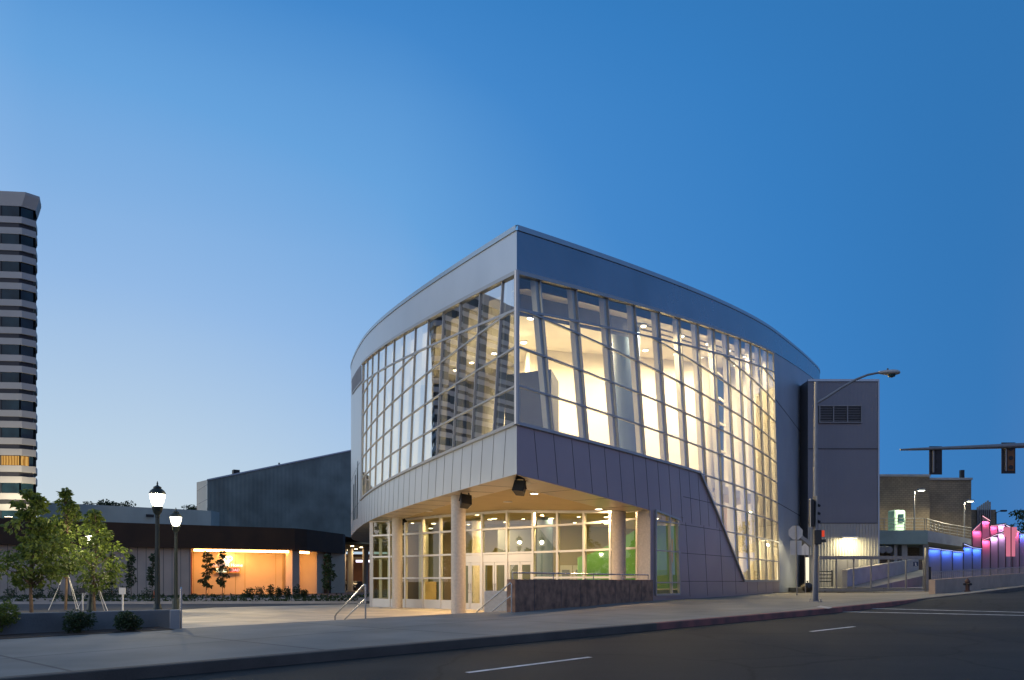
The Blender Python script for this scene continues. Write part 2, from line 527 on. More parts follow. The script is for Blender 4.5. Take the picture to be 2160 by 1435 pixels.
def asphalt(name):
    m, t = newmat(name)
    N, L = t.nodes.new, t.links.new
    p = N('ShaderNodeBsdfPrincipled'); L(p.outputs[0], N('ShaderNodeOutputMaterial').inputs[0])
    tcn = N('ShaderNodeTexCoord')
    big, fine, rut = N('ShaderNodeTexNoise'), N('ShaderNodeTexNoise'), N('ShaderNodeTexNoise')
    mp = N('ShaderNodeMapping'); mp.inputs['Rotation'].default_value = (0, 0, R(41.5)); mp.inputs['Scale'].default_value = (0.06, 0.9, 1)
    L(tcn.outputs['Object'], mp.inputs[0]); L(mp.outputs[0], rut.inputs['Vector'])
    for n_, sc_, dt_ in ((big, 0.45, 7), (fine, 55, 4), (rut, 1.0, 4)):
        n_.inputs['Scale'].default_value, n_.inputs['Detail'].default_value = sc_, dt_
    L(tcn.outputs['Object'], big.inputs['Vector']); L(tcn.outputs['Object'], fine.inputs['Vector'])
    vo = N('ShaderNodeTexVoronoi'); vo.feature = 'DISTANCE_TO_EDGE'; vo.inputs['Scale'].default_value = 0.22
    wob = N('ShaderNodeVectorMath'); wob.operation = 'MULTIPLY_ADD'; wob.inputs[1].default_value = (1.6, 1.6, 0)
    L(big.outputs['Color'], wob.inputs[0]); L(tcn.outputs['Object'], wob.inputs[2]); L(wob.outputs[0], vo.inputs['Vector'])
    ck = N('ShaderNodeMapRange'); ck.inputs['From Max'].default_value = 0.012; ck.inputs['To Min'].default_value = 0.35
    L(vo.outputs['Distance'], ck.inputs[0])
    def mr(src, a, b):
        q = N('ShaderNodeMapRange'); q.inputs['From Min'].default_value, q.inputs['From Max'].default_value = 0.3, 0.7
        q.inputs['To Min'].default_value, q.inputs['To Max'].default_value = a, b; L(src, q.inputs[0]); return q.outputs[0]
    f = None
    for src in (mr(big.outputs[0], 0.7, 1.3), mr(fine.outputs[0], 0.6, 1.4), mr(rut.outputs[0], 0.72, 1.28), ck.outputs[0]):
        if f is None: f = src; continue
        q = N('ShaderNodeMath'); q.operation = 'MULTIPLY'; L(f, q.inputs[0]); L(src, q.inputs[1]); f = q.outputs[0]
    cx_ = N('ShaderNodeVectorMath'); cx_.operation = 'SCALE'; cx_.inputs[0].default_value = (0.0165, 0.0185, 0.0175)
    L(f, cx_.inputs[3]); L(cx_.outputs[0], p.inputs['Base Color'])
    p.inputs['Roughness'].default_value = 0.82; p.inputs['Specular IOR Level'].default_value = 0.3
    b = N('ShaderNodeBump'); b.inputs['Strength'].default_value, b.inputs['Distance'].default_value = 0.6, 0.01
    L(fine.outputs[0], b.inputs['Height']); L(b.outputs[0], p.inputs['Normal'])
    return m


M['asphalt'] = asphalt('worn asphalt')

# ------------------------------------------------------------------ lamp helper


def area(name, loc, power, color, size=0.3, size_y=None, aim=(0, 0, -1), spread=180):
    d = bpy.data.lights.new(name, 'AREA')
    d.energy, d.color, d.size = power, color, size
    d.shape = 'DISK' if size_y is None else 'RECTANGLE'
    if size_y is not None: d.size_y = size_y
    d.spread = R(spread)
    o = bpy.data.objects.new(name, d)
    o.location = loc
    o.rotation_euler = Vector(aim).to_track_quat('-Z', 'Y').to_euler()
    col.objects.link(o)
    return o


# ------------------------------------------------------------------ street frame: s along the kerb, t away from the camera
SO = Vector((8.65, 21.5))
US, UN = Vector((math.sin(R(48.5)), math.cos(R(48.5)))), Vector((-math.cos(R(48.5)), math.sin(R(48.5))))


def lerp(tab, x):
    if x <= tab[0][0]: return tab[0][1]
    for (a, b), (c, d) in zip(tab, tab[1:]):
        if x <= c: return b + (d - b) * (x - a) / (c - a)
    return tab[-1][1]


ZC = [(-60, -1.45), (-30, -1.27), (-19.4, -1.12), (0, -0.80), (8, -0.60), (14, -0.43), (20, -0.22), (30, 0.10), (50, 0.7), (90, 1.0)]
DD = [(0, 0), (3, 0.06), (14, 0.32), (22, 0.56), (26, 0.72), (30, 0.75), (60, 0.8)]


def st(X, Y):
    d = Vector((X, Y)) - SO
    return d.dot(US), d.dot(UN)


def xy(s, t):
    p = SO + US * s + UN * t
    return p.x, p.y


def zwalk(s, t):
    k = lerp([(-20, 0.004), (0, 0.0)], s)
    t = max(t, 0)
    return E + lerp(ZC, s) + k * min(t, 9) - lerp(DD, s) * (1 - math.exp(-t / 4.0))


KH = 0.15


def zroad(s, t):
    drop = lerp([(5, KH), (8, 0.03), (13, 0.03), (16, KH)], s)      # the kerb is dropped at the driveway
    return E + lerp(ZC, s) - drop - 0.012 * min(abs(t), 6)


def hit(x, y, fz):
    """where the ray of a pixel meets the surface fz(s, t)"""
    Y = 4.0
    while Y < 140:
        p = px(x, y, Y)
        if p.z <= fz(*st(p.x, p.y)): return p
        Y += 0.02
    return px(x, y, 40)


def grid(name, s0, s1, ds, tlist, fz, m, kind='structure', zoff=0.0):
    b = MB()
    n = int(round((s1 - s0) / ds))
    rows = []
    for i in range(n + 1):
        s = s0 + (s1 - s0) * i / n
        tl = tlist(s) if callable(tlist) else tlist
        rows.append([(*xy(s, t), fz(s, t) + zoff) for t in tl])
    k = len(rows[0])
    b.v = [p for r in rows for p in r]
    b.f = [(i * k + j, i * k + j + 1, (i + 1) * k + j + 1, (i + 1) * k + j) for i in range(n) for j in range(k - 1)]
    return tag(b.build(name, m, smooth=False), kind=kind)


# ground far and wide, the parking lot, the plaza
MB().quad((-2500, -2500, -0.5), (2500, -2500, -0.5), (2500, 2500, -0.5), (-2500, 2500, -0.5)).build('ground', M['ground'])['kind'] = 'structure'
tag(MB().quad((-130, -20, -0.02), (12, -20, -0.02), (12, 160, -0.02), (-130, 160, -0.02)).build('parking_lot', M['lot']), kind='structure')
plz = [(-8.0, 12), (9, 22), (9, 47), (-9, 48), (-16, 41), (-17.8, 31)]
tag(MB().poly([(x, y, 0.0) for x, y in plz]).build('plaza', M['plaza']), kind='structure')

b = MB()                                               # wooded rise across the street: the glass fronts mirror its outline
rr = random.Random(11)
n_ = 150
ridge_ = []
for i in range(n_ + 1):
    az = R(95 + 175 * i / n_)
    d_ = 135 + 12 * math.sin(i * 0.31) + 6 * math.sin(i * 1.3)
    h_ = 8.5 + 2.2 * math.sin(i * 0.17) + 1.6 * math.sin(i * 0.71) + rr.uniform(-0.9, 1.6)
    c_, s_ = math.sin(az), math.cos(az)
    ridge_.append(((c_ * (d_ - 8), s_ * (d_ - 8), -0.6), (c_ * (d_ - 3), s_ * (d_ - 3), h_ * 0.7), (c_ * d_, s_ * d_, h_), (c_ * (d_ + 30), s_ * (d_ + 30), -0.6)))
for r0, r1 in zip(ridge_, ridge_[1:]):
    for j in range(3): b.quad(r0[j], r1[j], r1[j + 1], r0[j + 1])
tag(b.build('hills', srf('wooded hill', (0.03, 0.04, 0.022), 0.95, 0, 0.4, 0.2)), kind='structure')
grid('road', -80, 90, 1.0, [-15, -12, -9, -6, -3, -1.5, -0.6, 0.0], zroad, M['asphalt'])
grid('opposite_sidewalk', -80, 90, 2.0, [-19, -15], lambda s, t: zroad(s, -6) + 0.13, M['walk'])
TB = [(-80, 6.85), (-15, 6.85), (-2.4, 6.75), (2.6, 8.6), (8, 10.0), (21.4, 14.2)]


def walk_t(s):
    tb = lerp(TB, s) if s <= 21.4 else 52.0
    return [0.0, 0.22] + [0.22 + (tb - 0.22) * i / 12 for i in range(1, 13)]


b = MB()                                               # pavement, with the retaining face down to the plaza
ss = [-80 + i * 1.0 for i in range(0, 102)] + [21.39, 21.41] + [22 + i for i in range(0, 39)]
ss = sorted(set(ss))
rows = [[(*xy(s, t), zwalk(s, t)) for t in walk_t(s)[1:]] for s in ss]
k = len(rows[0])
b.v = [p for r in rows for p in r]
b.f = [(i * k + j, i * k + j + 1, (i + 1) * k + j + 1, (i + 1) * k + j) for i in range(len(ss) - 1) for j in range(k - 1)]
for r0, r1 in zip(rows, rows[1:]):
    a, c = r0[-1], r1[-1]
    b.quad(a, c, (c[0], c[1], -0.1), (a[0], a[1], -0.1))
tag(b.build('sidewalk', M['walk'], fix=False), kind='structure')


def kerb(name, s0, s1, m):
    b = MB()
    n = max(1, int((s1 - s0) / 1.0))
    for i in range(n):
        a, c = s0 + (s1 - s0) * i / n, s0 + (s1 - s0) * (i + 1) / n
        def ring(s): return [(*xy(s, 0.0), zroad(s, 0) - 0.05), (*xy(s, 0.012), zwalk(s, 0) - 0.012 + 0.004), (*xy(s, 0.03), zwalk(s, 0) + 0.004), (*xy(s, 0.22), zwalk(s, 0.22) + 0.002)]
        A, C = ring(a), ring(c)
        for j in range(3): b.quad(A[j], C[j], C[j + 1], A[j + 1])
    return tag(b.build(name, m, fix=False), kind='structure')


kerb('kerb', -80, -7.3, M['kerb'])
kerb('red_kerb', -7.3, 7.2, M['redkerb'])
kerb('kerb', 7.2, 90, M['kerb'])


def stripe(pa, pb, w):
    a, c = hit(*pa, zroad), hit(*pb, zroad)
    d = Vector((c.x - a.x, c.y - a.y)); L_ = d.length; d.normalize()
    nn = Vector((-d.y, d.x)) * (w / 2)
    b = MB(); n = max(2, int(L_ / 0.5))
    for i in range(n):
        P = [Vector((a.x, a.y)) + d * (L_ * j / n) for j in (i, i + 1)]
        q = [P[0] - nn, P[1] - nn, P[1] + nn, P[0] + nn]
        b.quad(*[(p.x, p.y, zroad(*st(p.x, p.y)) + 0.006) for p in q])
    return tag(b.build('road_marking', M['paint'], fix=False), kind='structure')


stripe((985, 1420), (1245, 1387), 0.10)
stripe((1710, 1333), (1802, 1322.5), 0.10)
stripe((1757, 1291), (2165, 1299), 0.16)
stripe((1806, 1284), (2165, 1292.5), 0.16)
tag(MB().poly([tuple(hit(*p, zwalk) + Vector((0, 0, 0.006))) for p in ((1722, 1281), (1748, 1285), (1756, 1282), (1731, 1278))]).build('kerb_ramp', M['concrete']), kind='structure')

# ------------------------------------------------------------------ EVENTS CENTRE plan
YC, XC = 23.6, 0.1475


def curve(c1, c2, ymax, heads, c3=0.0):
    pts, Y = [], YC
    while Y <= ymax + 1e-6:
        d = Y - YC
        pts.append((XC + c1 * d + c2 * d * d + c3 * d ** 3, Y)); Y += 0.1
    x, y = pts[-1]
    for h, L_ in heads:                                # heading from +Y towards +X in degrees, length
        n = max(1, int(L_ / 0.4))
        for i in range(n):
            x += math.sin(R(h)) * L_ / n; y += math.cos(R(h)) * L_ / n
            pts.append((x, y))
    acc = [0.0]
    for (a, b_), (c, d_) in zip(pts, pts[1:]): acc.append(acc[-1] + math.hypot(c - a, d_ - b_))
    return pts, acc


def turn(h0, h1, n, L_):
    return [(h0 + (h1 - h0) * (i + 0.5) / n, L_ / n) for i in range(n)]


RC = curve(0.85214, -0.006699, 47.1, turn(28.3, 26.5, 10, 24) + turn(26.5, 22, 4, 6) + turn(22, -5, 12, 9) + turn(-5, -40, 12, 10) + turn(-40, -100, 10, 14))
LC = curve(-0.50, 0.0015, 45.9, turn(-16.3, -14, 8, 10) + turn(-14, -8, 6, 5) + turn(-8, 10, 10, 5) + turn(10, 50, 10, 10) + turn(50, 78, 8, 14), 0.0001)


def plan(side, a, off=0.0):
    pts, acc = RC if side > 0 else LC
    a = max(0.0, min(a, acc[-1] - 1e-4))
    lo, hi = 0, len(acc) - 1
    while hi - lo > 1:
        mid = (lo + hi) // 2
        if acc[mid] <= a: lo = mid
        else: hi = mid
    f = (a - acc[lo]) / (acc[hi] - acc[lo])
    x = pts[lo][0] + (pts[hi][0] - pts[lo][0]) * f
    y = pts[lo][1] + (pts[hi][1] - pts[lo][1]) * f
    i0, i1 = max(0, lo - 3), min(len(pts) - 1, hi + 3)
    tx, ty = pts[i1][0] - pts[i0][0], pts[i1][1] - pts[i0][1]
    l = math.hypot(tx, ty)
    nx, ny = (ty / l, -tx / l) if side > 0 else (-ty / l, tx / l)
    return x + nx * off, y + ny * off, nx, ny


def zroof(x, y): return E + 11.08 + 0.1665 * (y - YC) + 0.0323 * x
def zhead(x, y): return zroof(x, y) - 1.43
def zsub(x, y): return zroof(x, y) - 2.62


ROW = 1.22
SILL = E + 4 * ROW
LEAN = 0.15


def P(side, a, z, off=0.0):
    """wall point: a measured along the wall at sill height, joints lean towards the prow as they rise"""
    aa = a - LEAN * (z - SILL)
    x, y, nx, ny = plan(side, max(aa, 0.0), off)
    return Vector((x, y, z))


def PV(side, a, z, off=0.0):
    x, y, nx, ny = plan(side, a, off)
    return Vector((x, y, z))


def nrm(side, a):
    x, y, nx, ny = plan(side, a)
    return Vector((nx, ny, 0))


def zfun(side, a, f):
    """height where the leaning line a meets the sloping line f"""
    z = SILL + 5
    for _ in range(12):
        p = P(side, a, z); z = f(p.x, p.y)
    return z


def soffit_z(x): return E + 3.37 - 0.093 * max(0.0, x)


EC = thing('events_center', 'large grey metal events centre with a sharp glazed prow corner lit from inside', 'building', (XC, YC + 2, 0))


def strip(side, a0, a1, da, f0, f1, off=0.0, lean=False):
    b = MB(); n = max(1, int(math.ceil((a1 - a0) / da)))
    pv = P if lean else PV
    rows = []
    for i in range(n + 1):
        a = a0 + (a1 - a0) * i / n
        x, y, _, _ = plan(side, a)
        rows.append((pv(side, a, f0(x, y, a), off), pv(side, a, f1(x, y, a), off)))
    for r0, r1 in zip(rows, rows[1:]): b.quad(r0[0], r1[0], r1[1], r0[1])
    return b


AR_END, AL_END = RC[1][-1], LC[1][-1]
AR_G = 28.7            # end of the glazing on the right (at sill height)
AL_G = 24.2
RB = [1.89 + 2.08 * i for i in range(13)]              # mullion lines, measured at the sill
RB = [a for a in RB if a < AR_G - 0.6] + [AR_G]
LB = [1.73 + 1.822 * i for i in range(13)]
LB = [a for a in LB if a < AL_G - 0.6] + [AL_G]

# roof fascia, coping, roof
for side, aend in ((1, AR_END), (-1, AL_END)):
    fb = strip(side, 0, aend, 0.8, lambda x, y, a: zhead(x, y), lambda x, y, a: zroof(x, y) - 0.16)
    jt = strip(side, 0, aend, 0.8, lambda x, y, a: zhead(x, y) - 0.02, lambda x, y, a: zhead(x, y) + 0.02, 0.004)
    fo = fb.build('roof_fascia', M['drum' if side > 0 else 'panel'], EC, smooth=True, extra=(jt, M['joint']))  # east fascia darker, west lighter: how light falls is put into the colour
    cp = strip(side, 0, aend, 0.8, lambda x, y, a: zroof(x, y) - 0.16, lambda x, y, a: zroof(x, y), 0.04)
    cp.add(*(lambda q: (q.v, q.f))(strip(side, 0, aend, 0.8, lambda x, y, a: zroof(x, y), lambda x, y, a: zroof(x, y) + 0.001, 0.04)))
    for i in range(60):                                # top and underside of the coping
        a0, a1 = aend * i / 60, aend * (i + 1) / 60
        for zz_, in ((0.0,), (-0.16,)):
            q = []
            for a, off in ((a0, 0.04), (a1, 0.04), (a1, -min(0.4, 0.01 + a1 * 0.4)), (a0, -min(0.4, 0.01 + a0 * 0.4))):
                p = PV(side, a, 0, off); x, y, _, _ = plan(side, a)
                q.append((p.x, p.y, zroof(x, y) + zz_))
            if zz_ < 0: q = [(p[0], p[1], p[2]) for p in q]
            cp.quad(*q)
    cp.build('coping', M['coping'], fo)
rp_ = [RC[0][i] for i in range(0, len(RC[0]), 6)]
lp_ = [LC[0][i] for i in range(0, len(LC[0]), 6)]
ring = rp_ + lp_[::-1][:-1]
MB().poly([(x, y, zroof(x, y) - 0.35) for x, y in ring]).build('roof', M['greywall'], EC)

# glazing
def bottom_right(a):
    """lower edge of the right glazing: sill, then the raking cut, then the low sill"""
    if a <= 13.5: return SILL
    if a >= 19.3: return E
    return SILL + (E - SILL) * (a - 13.5) / (19.3 - 13.5)


def glazing(side, lines, glass, bot):
    fr, gl = MB(), MB()
    ghost = {13.5, 19.3} if side > 0 else set()
    edge = sorted([0.0] + lines + list(ghost))
    def zb(a): return bot(a)
    zt = [zfun(side, a, zhead) for a in edge]
    zs = [zfun(side, a, zsub) for a in edge]
    x0, y0, _, _ = plan(side, 0)
    zt[0], zs[0] = zhead(x0, y0), zsub(x0, y0)
    for i in range(len(edge) - 1):
        a0, a1 = edge[i], edge[i + 1]
        n = nrm(side, (a0 + a1) / 2)
        def pt(a, z, off=0.0):
            if a == 0.0: return PV(side, 0, z) + n * off
            return P(side, a, z) + n * off
        # glass, following the stepped bottom
        b0, b1 = zb(a0 if a0 > 0 else a0), zb(a1)
        g = MB()
        zl = sorted(set([min(b0, b1), max(b0, b1)]))
        seq0 = [b0] + [z for z in (SILL + (k_) * ROW for k_ in range(-4, 9)) if b0 < z < zt[i]] + [zt[i]]
        gl.quad(pt(a0, b0, -0.02), pt(a1, b1, -0.02), pt(a1, zt[i + 1], -0.02), pt(a0, zt[i], -0.02))
        # level transoms, cut off by the raking one
        for k_ in range(-4, 10):
            z = SILL + k_ * ROW
            t0, t1 = 0.0, 1.0
            d0, d1 = zs[i] - z, zs[i + 1] - z
            if d0 < 0 and d1 < 0: continue
            if d0 < 0: t0 = d0 / (d0 - d1)
            if d1 < 0: t1 = d0 / (d0 - d1)
            e0, e1 = z - b0, z - b1
            if e0 < -1e-4 and e1 < -1e-4: continue
            if e0 < -1e-4: t0 = max(t0, -e0 / (e1 - e0))
            if e1 < -1e-4: t1 = min(t1, e0 / (e0 - e1))
            if t1 - t0 < 0.02: continue
            A, B_ = pt(a0, z, -0.02), pt(a1, z, -0.02)
            fr.bar(A.lerp(B_, t0), A.lerp(B_, t1), 0.06, 0.08, n)
        fr.bar(pt(a0, zs[i], -0.02), pt(a1, zs[i + 1], -0.02), 0.075, 0.084, n)
        fr.bar(pt(a0, zt[i] - 0.06, 0.02), pt(a1, zt[i + 1] - 0.06, 0.02), 0.12, 0.14, n)
        fr.bar(pt(a0, b0 + 0.03, 0.02), pt(a1, b1 + 0.03, 0.02), 0.10, 0.14, n)
    for i, a in enumerate(edge[1:], 1):
        n = nrm(side, a)
        if a in ghost: continue
        last = i == len(edge) - 1
        fr.bar(P(side, a, bot(a)) - n * 0.03, P(side, a, zt[i]) - n * 0.03, 0.10 if last else 0.055, 0.11, n)
    cw = fr.build('curtain_wall', M['alu'], EC)
    gl.build('glass', glass, cw)
    # deep white fins behind the mullions
    for i, a in enumerate(edge[1:-1], 1):
        if a in ghost: continue
        n = nrm(side, a)
        t = Vector((-n.y, n.x, 0))
        ofs = -0.10
        z0 = bot(a) + 0.0
        ang_ = [P(side, a, z0) + n * ofs, P(side, a, z0) + n * (ofs - 0.20), P(side, a, zt[i] - 0.05) + n * (ofs - 0.20), P(side, a, zt[i] - 0.05) + n * ofs]
        MB().extrude([p_ - t * 0.13 for p_ in ang_], t * 0.26).build('fin', M['fin'], EC)
    return edge, zt, zs


glazing(1, RB, M['glassR'], bottom_right)
glazing(-1, LB, M['glassL'], lambda a: SILL)
nb_ = Vector((0.0, -1, 0))
x0, y0, _, _ = plan(1, 0)
MB().tube([(x0, y0 - 0.02, SILL), (x0, y0 - 0.02, zhead(x0, y0))], 0.085, 10).build('corner_post', M['alu'], EC, smooth=True)

# clerestory strip on the left beyond the glazing
cl, cg = MB(), MB()
aa = AL_G - 1.0
n_ = 9
for i in range(n_):
    a0, a1 = aa + i * 0.95, aa + (i + 1) * 0.95
    x, y, _, _ = plan(-1, a0); x1, y1, _, _ = plan(-1, a1)
    cg.quad(PV(-1, a0, zsub(x, y) + 0.1, 0.012), PV(-1, a1, zsub(x1, y1) + 0.1, 0.012), PV(-1, a1, zhead(x1, y1) - 0.03, 0.012), PV(-1, a0, zhead(x, y) - 0.03, 0.012))
    cl.bar(PV(-1, a1, zsub(x1, y1) + 0.1, 0.03), PV(-1, a1, zhead(x1, y1) - 0.03, 0.03), 0.07, 0.08, nrm(-1, a1))
    cl.bar(PV(-1, a0, zsub(x, y) + 0.1, 0.03), PV(-1, a1, zsub(x1, y1) + 0.1, 0.03), 0.07, 0.08, nrm(-1, a1))
co = cl.build('clerestory', M['alu'], EC)
cg.build('glass', M['glassL'], co)

# ------------------------------------------------------------------ cladding below and beside the glazing
LBOT = lambda x, y, a: E + 3.34
bl = strip(-1, 0, AL_END, 0.5, LBOT, lambda x, y, a: SILL)
b = strip(-1, AL_G - 1.05, AL_END, 0.5, lambda x, y, a: SILL, lambda x, y, a: zhead(x, y))
b.build('cladding', M['panel'], EC, smooth=True)
# joints
def joints(side, alist, f0, f1, m, parent, w=0.015, off=0.003, lean=True):
    b = MB()
    for a in alist:
        x, y, _, _ = plan(side, a)
        n = nrm(side, a)
        pv = P if lean else PV
        z0, z1 = f0(x, y, a), f1(x, y, a)
        if z1 - z0 < 0.05: continue
        b.bar(pv(side, a, z0) + n * off, pv(side, a, z1) + n * off, w, 0.008, n)
    return b


jj = joints(-1, [0.75 + 0.911 * i for i in range(36)], lambda x, y, a: E + 3.36, lambda x, y, a: SILL - 0.03, M['joint'], None)
b = jj
for (a0, a1, z) in ((25.2, 34, SILL + 0.02), (25.0, 34, E + 7.3)):
    for i in range(12):
        u0, u1 = a0 + (a1 - a0) * i / 12, a0 + (a1 - a0) * (i + 1) / 12
        b.bar(PV(-1, u0, z, 0.003), PV(-1, u1, z, 0.003), 0.025, 0.008, nrm(-1, u0))
lo = bl.build('canopy_band', M['panel'], EC, smooth=True, extra=(jj, M['joint']))
for a0, z0, z1 in ((26.6, 4.0, 7.6), (28.6, 4.1, 7.0), (30.3, 4.2, 6.6)):      # slot windows near the left end
    q = [P(-1, a0, E + z0, 0.01), P(-1, a0 + 0.5, E + z0, 0.01), P(-1, a0 + 0.5, E + z1, 0.01), P(-1, a0, E + z1, 0.01)]
    MB().extrude(q, nrm(-1, a0) * 0.02).build('slot_window', M['tglass'], EC)

# right band, lower wall
A_POST = 8.55                                          # where the storefront meets the right wall
def rbot(x, y, a):
    if a < A_POST: return soffit_z(x) - 0.03 - (0.0 if a > 0.01 else 0)
    return zwalk(*st(x, y)) - 0.15


def rtop(x, y, a):
    z = SILL
    if a > 13.5: z = bottom_right(a) if a < AR_G + 0.2 else SILL
    return z


WIN0, WIN1 = 8.95, 11.25                               # corner window in the right wall
wz0, wz1 = E - 0.55, E + 2.86


def wall_right():
    b = MB()
    # canopy band
    n = 18
    for i in range(n):
        a0, a1 = A_POST * i / n, A_POST * (i + 1) / n
        q0, q1 = plan(1, a0), plan(1, a1)
        b.quad(PV(1, a0, rbot(q0[0], q0[1], min(a0, A_POST - 0.01))), PV(1, a1, rbot(q1[0], q1[1], min(a1, A_POST - 0.01))), PV(1, a1, SILL), PV(1, a0, SILL))
    # lower wall with the window left open, above the raking cut line
    def seg(a0, a1, zl, zh, step=0.4):
        m_ = max(1, int((a1 - a0) / step + 0.99))
        for i in range(m_):
            u0, u1 = a0 + (a1 - a0) * i / m_, a0 + (a1 - a0) * (i + 1) / m_
            q0, q1 = plan(1, u0), plan(1, u1)
            b.quad(PV(1, u0, zl(q0[0], q0[1], u0)), PV(1, u1, zl(q1[0], q1[1], u1)), PV(1, u1, zh(q1[0], q1[1], u1)), PV(1, u0, zh(q0[0], q0[1], u0)))
    gz = lambda x, y, a: zwalk(*st(x, y)) - 0.15
    seg(A_POST, WIN0, gz, lambda x, y, a: SILL)
    seg(WIN0, WIN1, gz, lambda x, y, a: wz0)
    seg(WIN0, WIN1, lambda x, y, a: wz1 - 0.10 * (a - WIN0), lambda x, y, a: SILL)
    seg(WIN1, 13.5, gz, lambda x, y, a: SILL)
    # raking part: solve the leaning cut in true position
    cut = lambda x, y, a: max(E, min(SILL, SILL + (E - SILL) * ((a - 13.5) / ((19.3 + LEAN * 4 * ROW) - 13.5))))
    seg(13.5, 19.3 + LEAN * 4 * ROW, gz, cut, 0.2)
    seg(19.3 + LEAN * 4 * ROW, AR_G + LEAN * 4 * ROW + 0.05, gz, lambda x, y, a: E)
    return b


wrb = wall_right()
# drum wall to the right of the glazing (edge leans)
b = MB()
n = 24
ztop = zfun(1, AR_G, zhead)
for i in range(n):
    z0, z1 = E + (ztop - E) * i / n, E + (ztop - E) * (i + 1) / n
    b.quad(P(1, AR_G + 0.05, z0), PV(1, 31.0, z0), PV(1, 31.0, z1), P(1, AR_G + 0.05, z1))
pz = P(1, AR_G + 0.05, ztop)
for i in range(6):                                     # wedge under the sloping head
    a0 = AR_G + 0.05 - LEAN * (ztop - SILL); u0, u1 = a0 + (31.0 - a0) * i / 6, a0 + (31.0 - a0) * (i + 1) / 6
    q0, q1 = plan(1, u0), plan(1, u1)
    b.quad(PV(1, u0, ztop), PV(1, u1, ztop), PV(1, u1, zhead(q1[0], q1[1])), PV(1, u0, max(ztop, zhead(q0[0], q0[1]))))
b.add(*(lambda q: (q.v, q.f))(strip(1, 31.0, AR_END, 0.5, lambda x, y, a: zwalk(*st(x, y)) - 0.4, lambda x, y, a: zhead(x, y))))
b.add(*(lambda q: (q.v, q.f))(strip(1, AR_G + LEAN * 4 * ROW + 0.05, 31.0, 0.5, lambda x, y, a: zwalk(*st(x, y)) - 0.4, lambda x, y, a: E)))
dwb = b
b = MB()
for z in (E + 11.15, SILL):
    for i in range(28):
        u0, u1 = 28.9 + i * 0.7, 28.9 + (i + 1) * 0.7
        if z > SILL + 1 and i == 0: u0 = 27.8
        b.bar(PV(1, u0, z, 0.004), PV(1, u1, z, 0.004), 0.05, 0.012, nrm(1, u0))
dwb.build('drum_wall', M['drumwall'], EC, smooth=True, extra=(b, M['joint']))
# panel joints of the right wall
jb = MB()
for i in range(16):
    a = 0.85 + 1.04 * i
    x, y, _, _ = plan(1, a)
    zl = rbot(x, y, a) + 0.03 if a < A_POST - 0.7 else E + 2.55
    zh = SILL if a < 13.5 else SILL + (E - SILL) * (a - 13.5) / 5.8 - 0.2
    if zh - zl > 0.3: jb.bar(P(1, a, zl) + nrm(1, a) * 0.003, P(1, a, zh) + nrm(1, a) * 0.003, 0.014, 0.008, nrm(1, a))
for a in (11.6, 13.7, 15.8, 17.9, 20.0, 22.2, 24.3, 26.4):
    x, y, _, _ = plan(1, a)
    zh = E + 2.55 if a < 16 else (SILL + (E - SILL) * (a - 13.5) / 5.8 - 0.25 if a < 19 else E - 0.05)
    zl = zwalk(*st(x, y)) + 0.1
    if zh > zl + 0.2: jb.bar(P(1, a, zl) + nrm(1, a) * 0.003, P(1, a, zh) + nrm(1, a) * 0.003, 0.014, 0.008, nrm(1, a))
for k_ in (3, 2, 1, 0, -0.35):
    z = E + k_ * ROW if k_ >= 0 else E - 0.02
    a0 = {3: 11.7, 2: 11.4, 1: 11.5, 0: 11.5, -0.35: 19.3}[k_]
    a1 = 13.4 + (SILL - z) / (4 * ROW) * 6.4 if k_ > 0 else (20.0 if k_ == 0 else 29.4)
    m_ = 10
    for i in range(m_):
        u0, u1 = a0 + (a1 - a0) * i / m_, a0 + (a1 - a0) * (i + 1) / m_
        jb.bar(PV(1, u0, z, 0.003), PV(1, u1, z, 0.003), 0.022, 0.008, nrm(1, u0))
wr = wrb.build('lower_wall', M['panel_dim'], EC, smooth=True, extra=(jb, M['joint']))
# corner window of the right wall
fr, gg = MB(), MB()
nw = nrm(1, 10)
def wp(a, z, off=0.02): return PV(1, a, z) + nw * off
for i in range(4):
    u0, u1 = WIN0 + (WIN1 - WIN0) * i / 4, WIN0 + (WIN1 - WIN0) * (i + 1) / 4
    h0, h1 = wz1 - 0.10 * (u0 - WIN0), wz1 - 0.10 * (u1 - WIN0)
    gg.quad(wp(u0, wz0, -0.02), wp(u1, wz0, -0.02), wp(u1, h1, -0.02), wp(u0, h0, -0.02))
    fr.bar(wp(u0, h0), wp(u1, h1), 0.08, 0.1, nw)
    fr.bar(wp(u0, wz0), wp(u1, wz0), 0.08, 0.1, nw)
    for z in (E + 2.45, E + 1.25, E - 0.05):
        fr.bar(wp(u0, z), wp(u1, z), 0.05, 0.1, nw)
for a in (WIN0, 10.45, WIN1 - 0.03):
    fr.bar(wp(a, wz0), wp(a - (0.25 if a > 10 else 0), wz1 - 0.10 * (a - WIN0)), 0.06, 0.12, nw)
wo = fr.build('corner_window', M['alu'], EC)
gg.build('glass', M['glassS'], wo)
# end pier beside the storefront
q = plan(1, A_POST)
MB().quad(PV(1, A_POST, 0), PV(1, A_POST, 0, -0.55), PV(1, A_POST, soffit_z(q[0]) - 0.03, -0.55), PV(1, A_POST, soffit_z(q[0]) - 0.03)).build('end_pier', M['column'], EC)

# ------------------------------------------------------------------ soffit, ceiling
def xl(Y):
    d = Y - YC
    return XC - 0.50 * d + 0.0015 * d * d + 0.0001 * d ** 3


def xr(Y):
    d = Y - YC
    return XC + 0.85214 * d - 0.006699 * d * d


